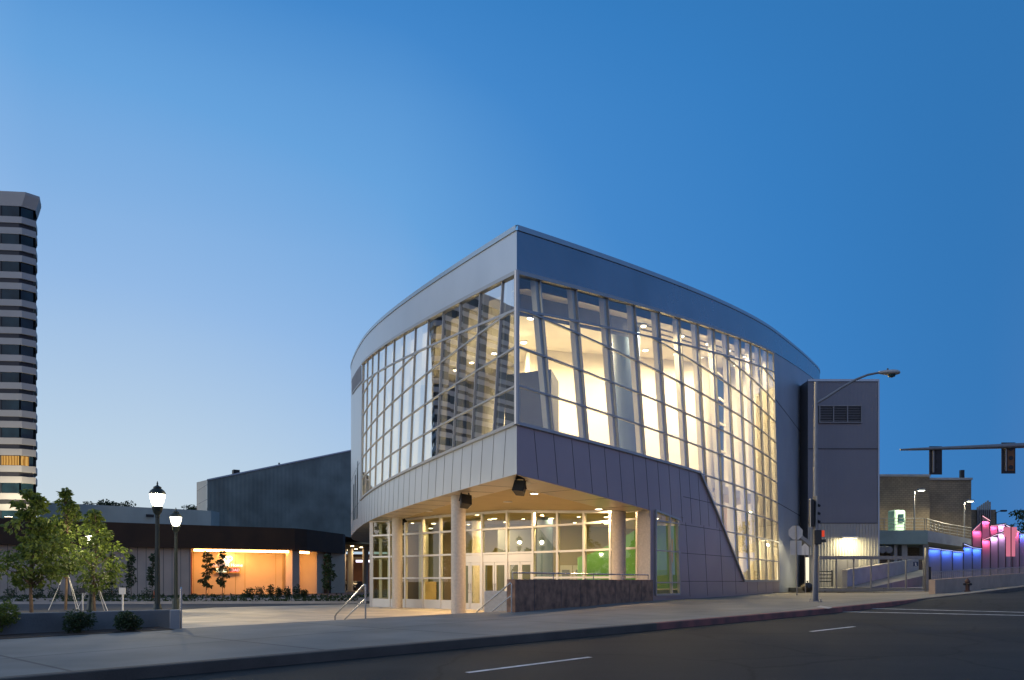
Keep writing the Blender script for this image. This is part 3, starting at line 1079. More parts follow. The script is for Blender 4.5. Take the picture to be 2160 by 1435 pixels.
b = MB()
NY, NX = 34, 14
for i in range(NY):
    for j in range(NX):
        q = []
        for (ii, jj) in ((i, j), (i + 1, j), (i + 1, j + 1), (i, j + 1)):
            Y = YC + 1.6 + (57 - YC - 1.6) * ii / NY
            x_l = xl(Y) + 0.25 if Y < 47 else xl(47) + 0.25
            x_r = min(xr(Y) - 0.3, 7.4) if Y < 32.5 else 7.4
            X = x_l + (x_r - x_l) * jj / NX
            q.append((X, Y, soffit_z(X) + 0.06))
        b.quad(*q)
b.build('canopy_ceiling', M['ceiling'], EC)
for side, aend in ((-1, AL_END - 10), (1, A_POST)):
    b = MB(); n = 40
    for i in range(n):
        a0, a1 = aend * i / n, aend * (i + 1) / n
        def rr(a):
            w = min(1.5, 0.35 + a * 0.6) if a < 3 else 1.5
            o_ = PV(side, a, 0); iN = PV(side, max(a, 1.6) if a < 1.6 else a, 0, -w if a > 1.6 else -0.75)
            zo = (E + 3.34) if side < 0 else soffit_z(o_.x) - 0.03
            return Vector((o_.x, o_.y, zo)), Vector((iN.x, iN.y, zo)), Vector((iN.x, iN.y, zo + 0.12))
        A, B_ = rr(a0), rr(a1)
        b.quad(A[0], B_[0], B_[1], A[1]); b.quad(A[1], B_[1], B_[2], A[2])
    jb = MB()
    for i in range(1, 22):
        a = (1.2 + i * 1.822) if side < 0 else 1.0 + i * 2.08
        if a > aend - 0.5: break
        A = PV(side, a, 0); B_ = PV(side, a, 0, -1.45)
        zo = (E + 3.34) if side < 0 else soffit_z(A.x) - 0.03
        jb.bar((A.x, A.y, zo - 0.003), (B_.x, B_.y, zo - 0.003), 0.02, 0.006, (0, 0, -1))
    b.build('soffit_rim', M['soffit'], EC, extra=(jb, M['joint']))

# downlights in the canopy ceiling
for (x, y, on) in ((923, 1088, 1), (1005, 1085, 1), (1043, 1093, 1), (1127, 1040, 1), (1143, 1078, 1), (1263, 1073, 1), (984, 1068, 1), (905, 1078, 0), (1071, 1058, 0)):
    Y = 26.0
    while Y < 44:
        p = px(x, y, Y)
        if p.z >= soffit_z(p.x) + 0.055: break
        Y += 0.02
    z = soffit_z(p.x) + 0.055
    d = MB().lathe((p.x, p.y, z - 0.03), [(0.17, 0.03), (0.20, 0.02), (0.20, 0.0), (0.15, -0.006), (0.145, 0.012)], 18).build('downlight', M['white'], EC, smooth=True)
    MB().lathe((p.x, p.y, z - 0.028), [(0.14, 0.0), (0.13, -0.012)], 18).build('lamp', M['warmlamp'] if on else M['white'], d)
    if on: area('canopy_lamp', (p.x, p.y, z - 0.08), 245, (1.0, 0.64, 0.32), 0.26)

# round columns
for (x, Y, r) in ((967, 29.6, 0.285), (838, 40.0, 0.275), (1305, 30.9, 0.29)):
    X = (x - CX) / F * Y
    cz = soffit_z(X) + 0.06
    MB().lathe((X, Y, 0), [(r + 0.02, 0), (r + 0.02, 0.03), (r, 0.04), (r, cz - 0.75), (r - 0.01, cz - 0.745), (r - 0.01, cz - 0.735), (r, cz - 0.73), (r, cz)], 32).build('column', M['column'], EC, smooth=True)

# ------------------------------------------------------------------ storefront
SFY = [(770, 43.0), (784, 42.5), (850, 41.3), (947, 38.8), (1018, 37.4), (1125, 35.5), (1233, 33.5), (1289, 32.2), (1360, 30.6)]
def sf(x):
    Y = lerp(SFY, x)
    return Vector(((x - CX) / F * Y, Y, 0))


mull = [784, 823, 856, 893, 930, 967, 1018, 1070.5, 1125.5, 1177, 1233, 1289, 1345]
SFR = dict(kick=0.46, r3=E + 0.17, r2=E + 1.36, r1=E + 2.55)
fr, gg, kk, hh = MB(), MB(), [], []
for i, (xa, xb) in enumerate(zip(mull, mull[1:])):
    A, B_ = sf(xa), sf(xb)
    t = (B_ - A).normalized(); n = Vector((t.y, -t.x, 0))
    up = lambda v, z: Vector((v.x, v.y, z))
    za, zb_ = soffit_z(A.x) + 0.05, soffit_z(B_.x) + 0.05
    door = xa in (967, 1018, 1070.5)
    fr.bar(up(A, 0), up(A, za), 0.11, 0.16, n)
    for z in ([SFR['r1'], SFR['r2']] if door else [SFR['r1'], SFR['r2'], SFR['r3']]):
        fr.bar(up(A, z), up(B_, z), 0.09, 0.13, n)
    fr.bar(up(A, za - 0.06), up(B_, zb_ - 0.06), 0.12, 0.13, n)
    z0 = SFR['r2'] if door else SFR['kick']
    gg.quad(up(A, z0), up(B_, z0), up(B_, zb_), up(A, za))
    if not door:
        kk.append(MB().bar(up(A, SFR['kick'] / 2), up(B_, SFR['kick'] / 2), SFR['kick'], 0.10, n))
    else:
        zt_ = SFR['r2'] - 0.045
        hh.append(MB().bar(up(A, zt_ - 0.2), up(B_, zt_ - 0.2), 0.36, 0.10, n))
        H = zt_ - 0.39
        for dI in range(2):
            p0, p1 = A.lerp(B_, 0.04 + 0.47 * dI), A.lerp(B_, 0.49 + 0.47 * dI)
            d = MB()
            sw = 0.10
            d.bar(up(p0 + t * sw / 2, 0.01), up(p0 + t * sw / 2, H), sw, 0.06, n)
            d.bar(up(p1 - t * sw / 2, 0.01), up(p1 - t * sw / 2, H), sw, 0.06, n)
            d.bar(up(p0 + t * sw, 0.17), up(p1 - t * sw, 0.17), 0.32, 0.056, n)
            d.bar(up(p0 + t * sw, H - 0.07), up(p1 - t * sw, H - 0.07), 0.14, 0.056, n)
            do = d.build('door', M['white_alu'], EC)
            MB().quad(up(p0 + t * sw, 0.33), up(p1 - t * sw, 0.33), up(p1 - t * sw, H - 0.14), up(p0 + t * sw, H - 0.14)).build('glass', M['glassS'], do)
            hp = p1 if dI == 0 else p0
            hs = -t * 0.05 if dI == 0 else t * 0.05
            MB().tube([up(hp + hs, 0.85) + n * 0.03, up(hp + hs, 0.87) + n * 0.08, up(hp + hs, 1.28) + n * 0.08, up(hp + hs, 1.30) + n * 0.03], 0.014, 6).build('handle', M['steel'], do, smooth=True)
A = sf(1345)
fr.bar((A.x, A.y, 0), (A.x, A.y, soffit_z(A.x) + 0.05), 0.11, 0.16, (0.3, -0.9, 0))
A, B_ = sf(770), sf(784)
q = plan(-1, 23.0)
fr.bar((sf(784).x, sf(784).y, 0), (sf(784).x, sf(784).y, E + 3.4), 0.2, 0.2, (0, -1, 0))
# side return of the lobby on the left, running back under the drum
C0, C1 = sf(784), Vector((-7.0, 52.0, 0))
for i in range(5):
    A, B_ = C0.lerp(C1, i / 5), C0.lerp(C1, (i + 1) / 5)
    n = Vector((-1, 0, 0))
    fr.bar((B_.x, B_.y, 0), (B_.x, B_.y, E + 3.4), 0.11, 0.16, n)
    gg.quad((A.x, A.y, 0.4), (B_.x, B_.y, 0.4), (B_.x, B_.y, E + 3.4), (A.x, A.y, E + 3.4))
    for z in (SFR['r1'], SFR['r2'], SFR['r3'], 0.4): fr.bar((A.x, A.y, z), (B_.x, B_.y, z), 0.09, 0.13, n)
    kk.append(MB().bar((A.x, A.y, 0.2), (B_.x, B_.y, 0.2), 0.4, 0.1, n))
sfo = fr.build('storefront', M['white_alu'], EC)
gg.build('glass', M['glassS'], sfo)
for q in kk: q.build('kick_panel', M['white_alu'], sfo)
for q in hh: q.build('door_header', M['white_alu'], sfo)

# ------------------------------------------------------------------ inside
def inner(side, a, off): return plan(side, a, -off)


b = MB()                                               # lobby floor
b.poly([(-8.2, 43.2, 0.012), (-1.2, 37.5, 0.012), (5.2, 31.2, 0.012), (7.6, 33, 0.012), (13, 45, 0.012), (10, 54, 0.012), (-6.9, 54, 0.012)])
b.build('lobby_floor', M['infloor'], EC)
b = MB()                                               # lobby rear walls, in steps
for (x0, y0_, x1, y1_, z1) in ((-6.6, 52.5, -3.4, 50.2, E + 3.4), (-3.4, 50.2, -3.2, 46.0, E + 3.4), (-3.2, 46.0, 1.6, 45.2, E + 3.4), (1.6, 45.2, 1.6, 42.8, E + 3.4), (1.6, 42.8, 7.2, 41.0, E + 3.4)):
    b.extrude([(x0, y0_, 0), (x1, y1_, 0), (x1, y1_, z1), (x0, y0_, z1)], (0.02, 0.15, 0))
b.build('lobby_wall', M['lobby'], EC)
b = MB()                                               # curved green wall behind the corner
gp = []
for i in range(13):
    f = i / 12
    gp.append((3.2 + 6.6 * f, 36.6 - 1.2 * math.sin(f * math.pi) + 1.0 * f))
for (p0, p1) in zip(gp, gp[1:]):
    f0 = (p0[0] - 3.2) / 6.6; f1 = (p1[0] - 3.2) / 6.6
    h = lambda f: E + 1.15 + 1.5 * min(1, f * 2.2) ** 1.3
    b.extrude([(p0[0], p0[1], 0), (p1[0], p1[1], 0), (p1[0], p1[1], h(f1)), (p0[0], p0[1], h(f0))], (-0.02, 0.2, 0))
b.build('green_wall', M['green'], EC)
c = px(1150, 1226, 39.0)
MB().lathe((c.x, c.y, 0), [(0.42, 0), (0.42, soffit_z(c.x) + 0.05)], 28).build('inner_column', M['bluecol'], EC, smooth=True)
MB().lathe((-1.9, 41.5, 0), [(0.3, 0), (0.3, E + 3.4)], 24).build('inner_column', M['column'], EC, smooth=True)
MB().lathe((-5.3, 45.5, 0), [(0.3, 0), (0.3, E + 3.4)], 24).build('inner_column', M['column'], EC, smooth=True)
# inner doors in the lobby rear wall
for x in (1193, 1222):
    p = px(x, 1226, 41.8)
    d = MB().box((p.x, p.y - 0.15, 1.15), (0.72, 0.06, 2.3)).build('inner_door', M['white_alu'], EC)
    MB().box((p.x, p.y - 0.2, 1.35), (0.42, 0.03, 1.4)).build('glass', M['dark_in'], d)
# dark kiosks and boards in the lobby
for (x, Y, w, h, mk) in ((866, 46, 1.3, 4.5, 'umber'), (905, 45, 0.9, 1.4, 'wood'), (955, 44.5, 1.0, 4.4, 'umber'), (1005, 43.5, 1.2, 2.5, 'dark_in'), (1095, 42.5, 2.4, 4.3, 'dark_in'), (1205, 41.0, 1.8, 1.1, 'wood')):
    p = px(x, 1226, Y)
    MB().box((p.x, p.y, h / 2), (w, 0.5, h)).build('lobby_partition', M[mk], EC)
# upper floor slab, open to the glass on the right (atrium)
b = MB()
NY = 24
for i in range(NY):
    Ya, Yb = 25.2 + (60 - 25.2) * i / NY, 25.2 + (60 - 25.2) * (i + 1) / NY
    def xrs(Y): return xr(Y) - 0.55 if Y < 31.5 else min(xr(Y) - 2.6, 9.5 + (Y - 31.5) * 0.22)
    def xls(Y): return (xl(Y) if Y < 46 else xl(46)) + 0.35
    for z0, z1 in ((E + 3.62, E + 4.55),):
        p = [(xls(Ya), Ya), (xrs(Ya), Ya), (xrs(Yb), Yb), (xls(Yb), Yb)]
        b.prism(p, z0, z1)
b.build('upper_floor', M['inwall'], EC)
b = MB()
rp3 = [Vector((xrs(Y) - 0.12, Y, E + 4.55)) for Y in (31.9, 35, 39, 43, 47, 50)]
for zr_ in (1.05, 0.78, 0.52, 0.26): b.tube([p + Vector((0, 0, zr_)) for p in rp3], 0.022 if zr_ > 1 else 0.012, 6)
for p, q in zip(rp3, rp3[1:]):
    for i in range(3):
        c_ = p.lerp(q, i / 3); b.tube([c_, c_ + Vector((0, 0, 1.05))], 0.022, 6)
b.build('gallery_railing', M['steel'], EC, smooth=True)
# bright inner wall, parallel to both fronts, and the ceiling below the roof
OFF = 8.6
ridge = None
offs = lambda a: lerp([(13.0, OFF), (26.0, 4.4), (31.0, 4.0)], a)
Rp = [inner(1, a, offs(a))[:2] for a in [i * 0.5 for i in range(0, 64)]]
Lp = [inner(-1, a, OFF)[:2] for a in [i * 0.5 for i in range(0, 70)]]
Rp = [p for p in Rp if p[1] > 30]; Lp = [p for p in Lp if p[1] > 30]
# keep only the parts beyond their crossing
def side_of(p): return p[0]
ri = next(i for i, p in enumerate(Rp) if p[0] > 0.75)
li = next((i for i, p in enumerate(Lp) if p[0] < 0.75), 0)
Rp, Lp = Rp[ri:], Lp[li:]
path = Lp[::-1] + [(0.75, min(Rp[0][1], Lp[0][1]) + 0.3)] + Rp
b = MB()
for p0, p1 in zip(path, path[1:]):
    lowz = E - 0.6 if (p0[0] > 8.0) else E + 4.5
    b.quad((p0[0], p0[1], lowz), (p1[0], p1[1], lowz), (p1[0], p1[1], zroof(*p1) - 1.0), (p0[0], p0[1], zroof(*p0) - 1.0))
pc, pd = Rp[-1], PV(1, 31.0, 0, -0.25)
b.quad((pc[0], pc[1], E - 0.6), (pd.x, pd.y, E - 0.6), (pd.x, pd.y, zroof(pd.x, pd.y) - 1.2), (pc[0], pc[1], zroof(*pc) - 1.2))
b.build('inner_wall', M['inwall'], EC)
b = MB()
NY, NX = 20, 10
for i in range(NY):
    for j in range(NX):
        q = []
        for (ii, jj) in ((i, j), (i + 1, j), (i + 1, j + 1), (i, j + 1)):
            Y = 24.6 + (56 - 24.6) * ii / NY
            x_l, x_r = (xl(Y) if Y < 46 else xl(46)) + 0.45, (xr(Y) if Y < 47.5 else xr(47.5)) - 0.5
            X = x_l + (x_r - x_l) * jj / NX
            q.append((X, Y, zroof(X, Y) - 1.78))
        b.quad(*q)
uc = b.build('upper_ceiling', M['inwall'], EC)
for off in (-1.15, -1.75):                             # linear air slots along the glass
    b = MB()
    for i in range(22):
        q0, q1 = plan(1, 7.5 + i * 0.98, off), plan(1, 8.4 + i * 0.98, off)
        b.bar((q0[0], q0[1], zroof(q0[0], q0[1]) - 1.80), (q1[0], q1[1], zroof(q1[0], q1[1]) - 1.80), 0.10, 0.05, (0, 0, -1))
    b.build('air_slot', M['dark'], uc)
b = MB()
for i in range(8):
    a0, a1 = 0.9 + i, 1.9 + i
    q0, q1 = plan(1, a0, -1.0), plan(1, a1, -1.0)
    b.quad((q0[0], q0[1], zsub(*q0[:2]) + 0.1), (q1[0], q1[1], zsub(*q1[:2]) + 0.1), (q1[0], q1[1], zroof(*q1[:2]) - 1.3), (q0[0], q0[1], zroof(*q0[:2]) - 1.3))
b.build('bulkhead', srf('bulkhead grey', (0.22, 0.25, 0.30), 0.7), EC)
# atrium ground floor
b = MB()
b.poly([(PV(1, a, 0, -0.3).x, PV(1, a, 0, -0.3).y, E - 0.35) for a in (9.5, 14, 18, 22, 26, 30.5)] + [(14.0, 56, E - 0.35), (9.0, 44, E - 0.35), (6.5, 38.8, E - 0.35)])
b.build('atrium_floor', M['infloor'], EC)
# columns and blocks inside the upper hall
def icol(x, y, Y, r, z0, z1, m, name='inner_column', k=24):
    p = px(x, y, Y)
    return MB().lathe((p.x, p.y, 0), [(r * 0.86, z0), (r, z1)], k).build(name, m, EC, smooth=True)


icol(1320, 800, 32.8, 0.62, SILL - 0.4, zroof(5, 32.8) - 1.9, M['bluecol'])
p = px(1120, 830, 29.0)
MB().prism([(p.x - 1.0, 29.4), (p.x + 0.75, 28.6), (p.x + 1.15, 30.4), (p.x - 0.9, 31.0)], SILL - 0.3, E + 8.0).build('inner_block', M['dark_in'], EC)
icol(1490, 900, 41.0, 0.40, E - 0.35, E + 12.0, M['fin'])
# tall blue-grey window in the inner wall (evening sky painted as the dark blue of an opaque pane) with its rails
def wall_at(xpx):
    """the point of the right inner wall seen at pixel column xpx"""
    a = 8.0
    while a < 31:
        q_ = inner(1, a, offs(a) - 0.12)
        if CX + F * q_[0] / q_[1] >= xpx: break
        a += 0.02
    return Vector((q_[0], q_[1], E))


A, B_ = wall_at(1507), wall_at(1590)
q = [(A.x, A.y, E + 4.7), (B_.x, B_.y, E + 4.7), (B_.x, B_.y, zroof(B_.x, B_.y) - 2.4), (A.x, A.y, zroof(A.x, A.y) - 2.4)]
nn = Vector(((B_ - A).y, -(B_ - A).x, 0)).normalized()
iw = MB().extrude(q, nn * 0.08).build('inner_window', srf('painted sky pane', (0.012, 0.032, 0.075), 0.5, 0, 0.3, 0.4, spec=0.05), EC)
b = MB()
for z in (5.2, 6.6, 8.6, 10.4, 12.0, 13.6):
    b.bar((A.x, A.y, E + z), (B_.x, B_.y, E + z), 0.13, 0.14, nn) if False else b.bar(A + nn * 0.16 + Vector((0, 0, E + z - A.z)), B_ + nn * 0.16 + Vector((0, 0, E + z - B_.z)), 0.14, 0.12, nn)
b.build('window_rail', M['fin'], iw)
# stair and landing slabs in the atrium
b = MB()
for (xa, ya, xb, yb, Y0, Y1, th) in ((1440, 1012, 1530, 1030, 38, 43, 0.35), (1500, 1035, 1600, 1062, 43, 47, 0.45)):
    p0, p1 = px(xa, ya, Y0), px(xb, yb, Y1)
    d = (p1 - p0).normalized(); sd = Vector((-d.y, d.x, 0)).normalized() * 1.6
    b.extrude([p0, p1, p1 + sd, p0 + sd], (0, 0, th))
b.build('stair_flight', M['fin'], EC)
for (x0, x1, y0_, y1_) in ((1505, 1532, 1072, 1150), (1572, 1592, 1110, 1226), (1612, 1630, 1092, 1226)):
    Y = wall_at((x0 + x1) / 2).y - 0.3
    p0, p1 = px(x0, y1_, Y), px(x1, y0_, Y)
    MB().box(((p0.x + p1.x) / 2, Y, (p0.z + p1.z) / 2), (p1.x - p0.x, 0.3, p1.z - p0.z)).build('wood_panel', M['wood'], EC)
# hall lamps: row along the inner wall and in the ceiling
def hall_lamp(X, Y, z, power, r=0.16, colr=(1.0, 0.77, 0.45)):
    d = MB().lathe((X, Y, z), [(r + 0.03, 0.05), (r + 0.03, 0.0), (r, -0.005)], 16).build('hall_lamp', M['white'], EC)
    MB().lathe((X, Y, z - 0.02), [(r * 0.9, 0.0), (r * 0.8, -0.02)], 16).build('lamp', M['warmlamp'], d)
    area('hall_light', (X, Y, z - 0.12), power, colr, 0.5)


for a in (8.5, 11.5, 14.5, 17.5, 20.5, 23.5, 26.5, 29.0):
    x, y, _, _ = inner(1, a, offs(a) * 0.62); hall_lamp(x, y, zroof(x, y) - 1.85, 370)
for a in (11, 15, 19, 23):
    x, y, _, _ = inner(-1, a, 5.6); hall_lamp(x, y, zroof(x, y) - 1.85, 750)
for a in (10.0, 14.0, 17.5, 21.0, 24.5, 27.5):  # row close to the glass, added to brighten the fins
    x, y, _, _ = inner(1, a, 1.05); hall_lamp(x, y, zroof(x, y) - 1.88, 420, 0.12)
p = px(1120, 688, 29.5); hall_lamp(p.x, p.y, zroof(p.x, p.y) - 1.84, 200)
for (x, y, pw) in ((-4.6, 44.5, 28), (-1.2, 41.5, 28), (2.0, 38.6, 34), (4.4, 35.2, 28), (6.4, 33.8, 30), (4.8, 38.6, 36), (-5.2, 48.5, 28)):
    z = soffit_z(x) + 0.05
    d = MB().lathe((x, y, z - 0.03), [(0.17, 0.03), (0.17, 0.0), (0.14, -0.005)], 16).build('lobby_lamp', M['white'], EC)
    MB().lathe((x, y, z - 0.035), [(0.13, 0.0), (0.12, -0.012)], 16).build('lamp', M['warmlamp'], d)
    area('lobby_light', (x, y, z - 0.09), pw, (1.0, 0.84, 0.40), 0.3)
for (x, y) in ((-5.8, 44.2), (-3.2, 43.2), (-2.6, 45.2), (-0.4, 43.4), (0.6, 40.6), (1.2, 43.8), (3.3, 39.9), (5.6, 39.6), (3.2, 36.4)):
    z = soffit_z(x) + 0.05
    d = MB().lathe((x, y, z - 0.03), [(0.11, 0.03), (0.11, 0.0), (0.09, -0.005)], 12).build('lobby_lamp', M['white'], EC)
    MB().lathe((x, y, z - 0.035), [(0.085, 0.0), (0.07, -0.012)], 12).build('lamp', M['warmlamp'], d)
for a, off in ((17, 2.5), (21, 2.3), (25, 2.0), (29, 1.6)):       # lamps under the gallery in the atrium
    x, y, _, _ = inner(1, a, off)
    area('atrium_light', (x, y, E + 3.3), 210, (1.0, 0.74, 0.36), 0.4)

# ------------------------------------------------------------------ loudspeakers on the soffit
def speaker(x, y, Y, w, label, rz):
    p = px(x, y, Y)
    t = thing('loudspeaker', label, 'loudspeaker', p, 'black loudspeakers under the canopy')
    zt_ = soffit_z(p.x) - p.z + p.z
    m = Matrix.Rotation(rz, 4, 'Z') @ Matrix.Rotation(R(-28), 4, 'X') @ Matrix.Rotation(R(8), 4, 'Y')
    def loc(v): return p + (m @ Vector(v))
    h, d = w * 1.02, w * 0.95
    f = [(-w / 2, -d / 2, -h / 2), (w / 2, -d / 2, -h / 2), (w / 2, -d / 2, h / 2), (-w / 2, -d / 2, h / 2)]
    bk = [(-w * 0.36, d / 2, -h * 0.4), (w * 0.36, d / 2, -h * 0.4), (w * 0.36, d / 2, h * 0.4), (-w * 0.36, d / 2, h * 0.4)]
    MB().add([loc(v) for v in f + bk], ((0, 1, 2, 3), (7, 6, 5, 4), (0, 4, 5, 1), (1, 5, 6, 2), (2, 6, 7, 3), (3, 7, 4, 0))).build('cabinet', M['black'], t, bevel=0.012)
    MB().add([loc(v) for v in [(-w * 0.43, -d / 2 - 0.008, -h * 0.43), (w * 0.43, -d / 2 - 0.008, -h * 0.43), (w * 0.43, -d / 2 - 0.008, h * 0.43), (-w * 0.43, -d / 2 - 0.008, h * 0.43)]], ((0, 1, 2, 3),)).build('grille', M['dark'], t)
    zt_ = (E + 3.34 if x < 1090 and Y > 30 else soffit_z(p.x)) + 0.04
    b = MB()
    for sgn in (-1, 1):
        q = loc((sgn * (w / 2 + 0.015), 0.0, 0.0)); tp = Vector((p.x + sgn * (w * 0.3) * math.cos(rz), p.y + sgn * (w * 0.3) * math.sin(rz), zt_))
        b.bar(q, tp, 0.05, 0.012, (0, 1, 0.1))
    b.box((p.x, p.y, zt_ - 0.02), (w * 0.75, 0.09, 0.04), rz)
    b.build('yoke', M['black'], t)


speaker(1097, 1031, 24.9, 0.40, 'black loudspeaker hanging under the very tip of the canopy', R(-14))
speaker(981, 1059, 28.6, 0.42, 'black loudspeaker beside the top of the middle round column', R(22))
speaker(847, 1097, 41.2, 0.45, 'smallest black loudspeaker at the head of the far left column', R(30))

# ------------------------------------------------------------------ stone wall, rails, steps at the entrance
pl0 = hit(1087, 1292, zwalk)
pe = PV(1, A_POST - 0.05, 0, 0.15)
d = Vector((pe.x - pl0.x, pe.y - pl0.y, 0)).normalized()
pn = Vector((-d.y, d.x, 0))
wt = E + 0.06
TW = thing('stone_wall', 'low dark brown stone wall with a steel rail in front of the entrance', 'wall', (pl0.x, pl0.y, 0))
A0, A1 = Vector((pl0.x, pl0.y, 0)), Vector((pe.x, pe.y, 0))
MB().prism([A0, A1, A1 + pn * 0.3, A0 + pn * 0.3], -0.05, wt).build('wall', M['granite'], TW, bevel=0.015)
b = MB()
L_ = (A1 - A0).length
fr_ = [0.105, 0.265, 0.395, 0.52, 0.655, 0.775, 0.89]
for f in fr_:
    q = A0 + d * (L_ * f) - pn * 0.002
    b.bar((q.x, q.y, 0.45), (q.x, q.y, wt - 0.02), 0.016, 0.008, -pn)
b.build('joint', M['joint'], TW)
rz_ = wt + 0.19
b = MB()
ra, rb = A0 + d * 0.08 + pn * 0.15, A1 - d * 0.15 + pn * 0.15
b.tube([(ra.x, ra.y, rz_), (rb.x, rb.y, rz_)], 0.026, 8)
for f in (0.0, 0.24, 0.52, 0.76, 1.0):
    q = ra.lerp(rb, f)
    b.tube([(q.x, q.y, wt - 0.02), (q.x, q.y, rz_)], 0.018, 8)
b.build('rail', M['steel'], TW, smooth=True)


def handrail(x0, y0, ytop, label, away=None):
    """double tube rail at the top of the steps, going down away from the street"""
    p = hit(x0, y0, zwalk)
    t = thing('handrail', label, 'handrail', (p.x, p.y, p.z), 'steel handrails of the entrance steps')
    top = px(x0, ytop, p.y).z
    drn = away or Vector((UN.x, UN.y, 0))
    lowp = Vector((p.x, p.y, 0)) + drn * 1.5
    zl = 0.55
    def arc(zofs, r):
        a = Vector((p.x, p.y, top + zofs)); e = Vector((lowp.x, lowp.y, zl + zofs))
        return MB().tube([a + Vector((0, 0, -0.16)) , a + Vector((0, 0, -0.03)), a + drn * 0.04, e, e + drn * 0.1 + Vector((0, 0, -0.08)), Vector((e.x, e.y, 0)) + drn * 0.12], r, 8)
    arc(0, 0.022).build('rail', M['steel'], t, smooth=True)
    arc(-0.38, 0.018).build('rail', M['steel'], t, smooth=True)
    MB().tube([(p.x, p.y, p.z - 0.05), (p.x, p.y, top - 0.03)], 0.022, 8).build('post', M['steel'], t, smooth=True)


handrail(771, 1306, 1233, 'steel handrail standing alone on the left side of the entrance steps')
handrail(1079, 1292.5, 1230, 'steel handrail ending at the dark stone wall by the doors')
handrail(382, 1325, 1240, 'slim steel rail seen end on beside the pale concrete pier', Vector((-0.42, 0.907, 0)))
b = MB()
p0, p1 = hit(745, 1307, zwalk), hit(1080, 1292, zwalk)
hd = (p0.z + p1.z) / 2
for i in range(4):
    zt_ = hd - 0.02 - (i + 1) * hd / 5
    o0, o1 = Vector((p0.x, p0.y, 0)) + Vector((UN.x, UN.y, 0)) * (0.02 + 0.33 * i), Vector((p1.x, p1.y, 0)) + Vector((UN.x, UN.y, 0)) * (0.02 + 0.33 * i)
    w = Vector((UN.x, UN.y, 0)) * 0.33
    b.prism([o0, o1, o1 + w, o0 + w], -0.02, zt_)
tag(b.build('steps', M['concrete']), kind='structure')
pb = px(1053, 1270, 25.5)
tag(MB().cbox((pb.x, 25.5, 0.55), (0.9, 0.5, 1.1), R(-30)).build('stair_pier', M['column'], bevel=0.01), 'short concrete pier beside the handrail in front of the doors', 'pier')

# ------------------------------------------------------------------ planter wall on the left with its pier
zw = E - 0.645
a0, a1 = px(-160, 1298, 0) if False else None, None
W1 = Vector((-7.75, 16.75, 0)); W0 = W1 - Vector((US.x, US.y, 0)) * 26
nW = Vector((UN.x, UN.y, 0))
W0, W1 = W0 + nW * 0.35, W1 + nW * 0.35 + Vector((US.x, US.y, 0)) * 0.3
tag(MB().prism([W0, W1, W1 + nW * 0.25, W0 + nW * 0.25], -0.05, zw).build('planter_wall', srf('weathered concrete', (0.19, 0.19, 0.18), 0.9, 0, 0.25, 1.2, 0.4, 30), bevel=0.02), 'long low concrete wall behind the dark planting bed at bottom left', 'wall')
s0_, t0_ = st(W1.x, W1.y)
TBED = t0_ - 1.15
b = MB()
for i in range(26):
    q = []
    for ds, tt in ((i, TBED), (i + 1, TBED), (i + 1, t0_ + 0.1), (i, t0_ + 0.1)):
        s_ = s0_ - 0.25 - 26 + ds
        q.append((*xy(s_, tt), zwalk(s_, tt) + 0.012))
    b.quad(*q)
tag(b.build('planting_bed', M['soil'], fix=False), kind='structure')
pp = hit(358, 1328, zwalk)
tag(MB().cbox((pp.x, pp.y + 0.25, (pp.z + E - 0.62) / 2 - 0.05), (0.20, 0.24, E - 0.62 - pp.z + 0.1), R(22), 0.015).build('concrete_pier', M['concrete']), 'short pale concrete pier ending the planter wall', 'pier')
yb = px(374.5, 1318, pp.y + 0.55)
tag(MB().box((yb.x, yb.y, yb.z - 0.1), (0.06, 0.12, 0.34), R(-20)).build('yellow_marker', srf('yellow paint', (0.55, 0.42, 0.05), 0.6)), 'small yellow marker plate behind the concrete pier', 'marker')

# ------------------------------------------------------------------ vegetation builders
def leaves(b, c, rad, n, size, rr, flat=1.0, drop=0.3):
    """n leaves in an ellipsoid clump c, rad"""
    for _ in range(n):
        while True:
            v = Vector((rr.uniform(-1, 1), rr.uniform(-1, 1), rr.uniform(-1, 1)))
            if 0.12 < v.length < 1: break
        v = v.normalized() * (v.length ** 0.6)
        p = Vector((c[0] + v.x * rad[0], c[1] + v.y * rad[1], c[2] + v.z * rad[2]))
        d = Vector((v.x + rr.uniform(-.8, .8), v.y + rr.uniform(-.8, .8), rr.uniform(-1.0, .4) - drop)).normalized()
        sd = d.cross(Vector((rr.uniform(-1, 1), rr.uniform(-1, 1), rr.uniform(-.3, 1)))).normalized()
        l = size * rr.uniform(0.5, 1.5)
        w = l * 0.30
        up = d.cross(sd) * (l * 0.12)
        n0 = len(b.v)
        b.v += [tuple(p), tuple(p + d * l * 0.4 + sd * w + up), tuple(p + d * l), tuple(p + d * l * 0.4 - sd * w + up)]
        b.f.append((n0, n0 + 1, n0 + 2, n0 + 3))


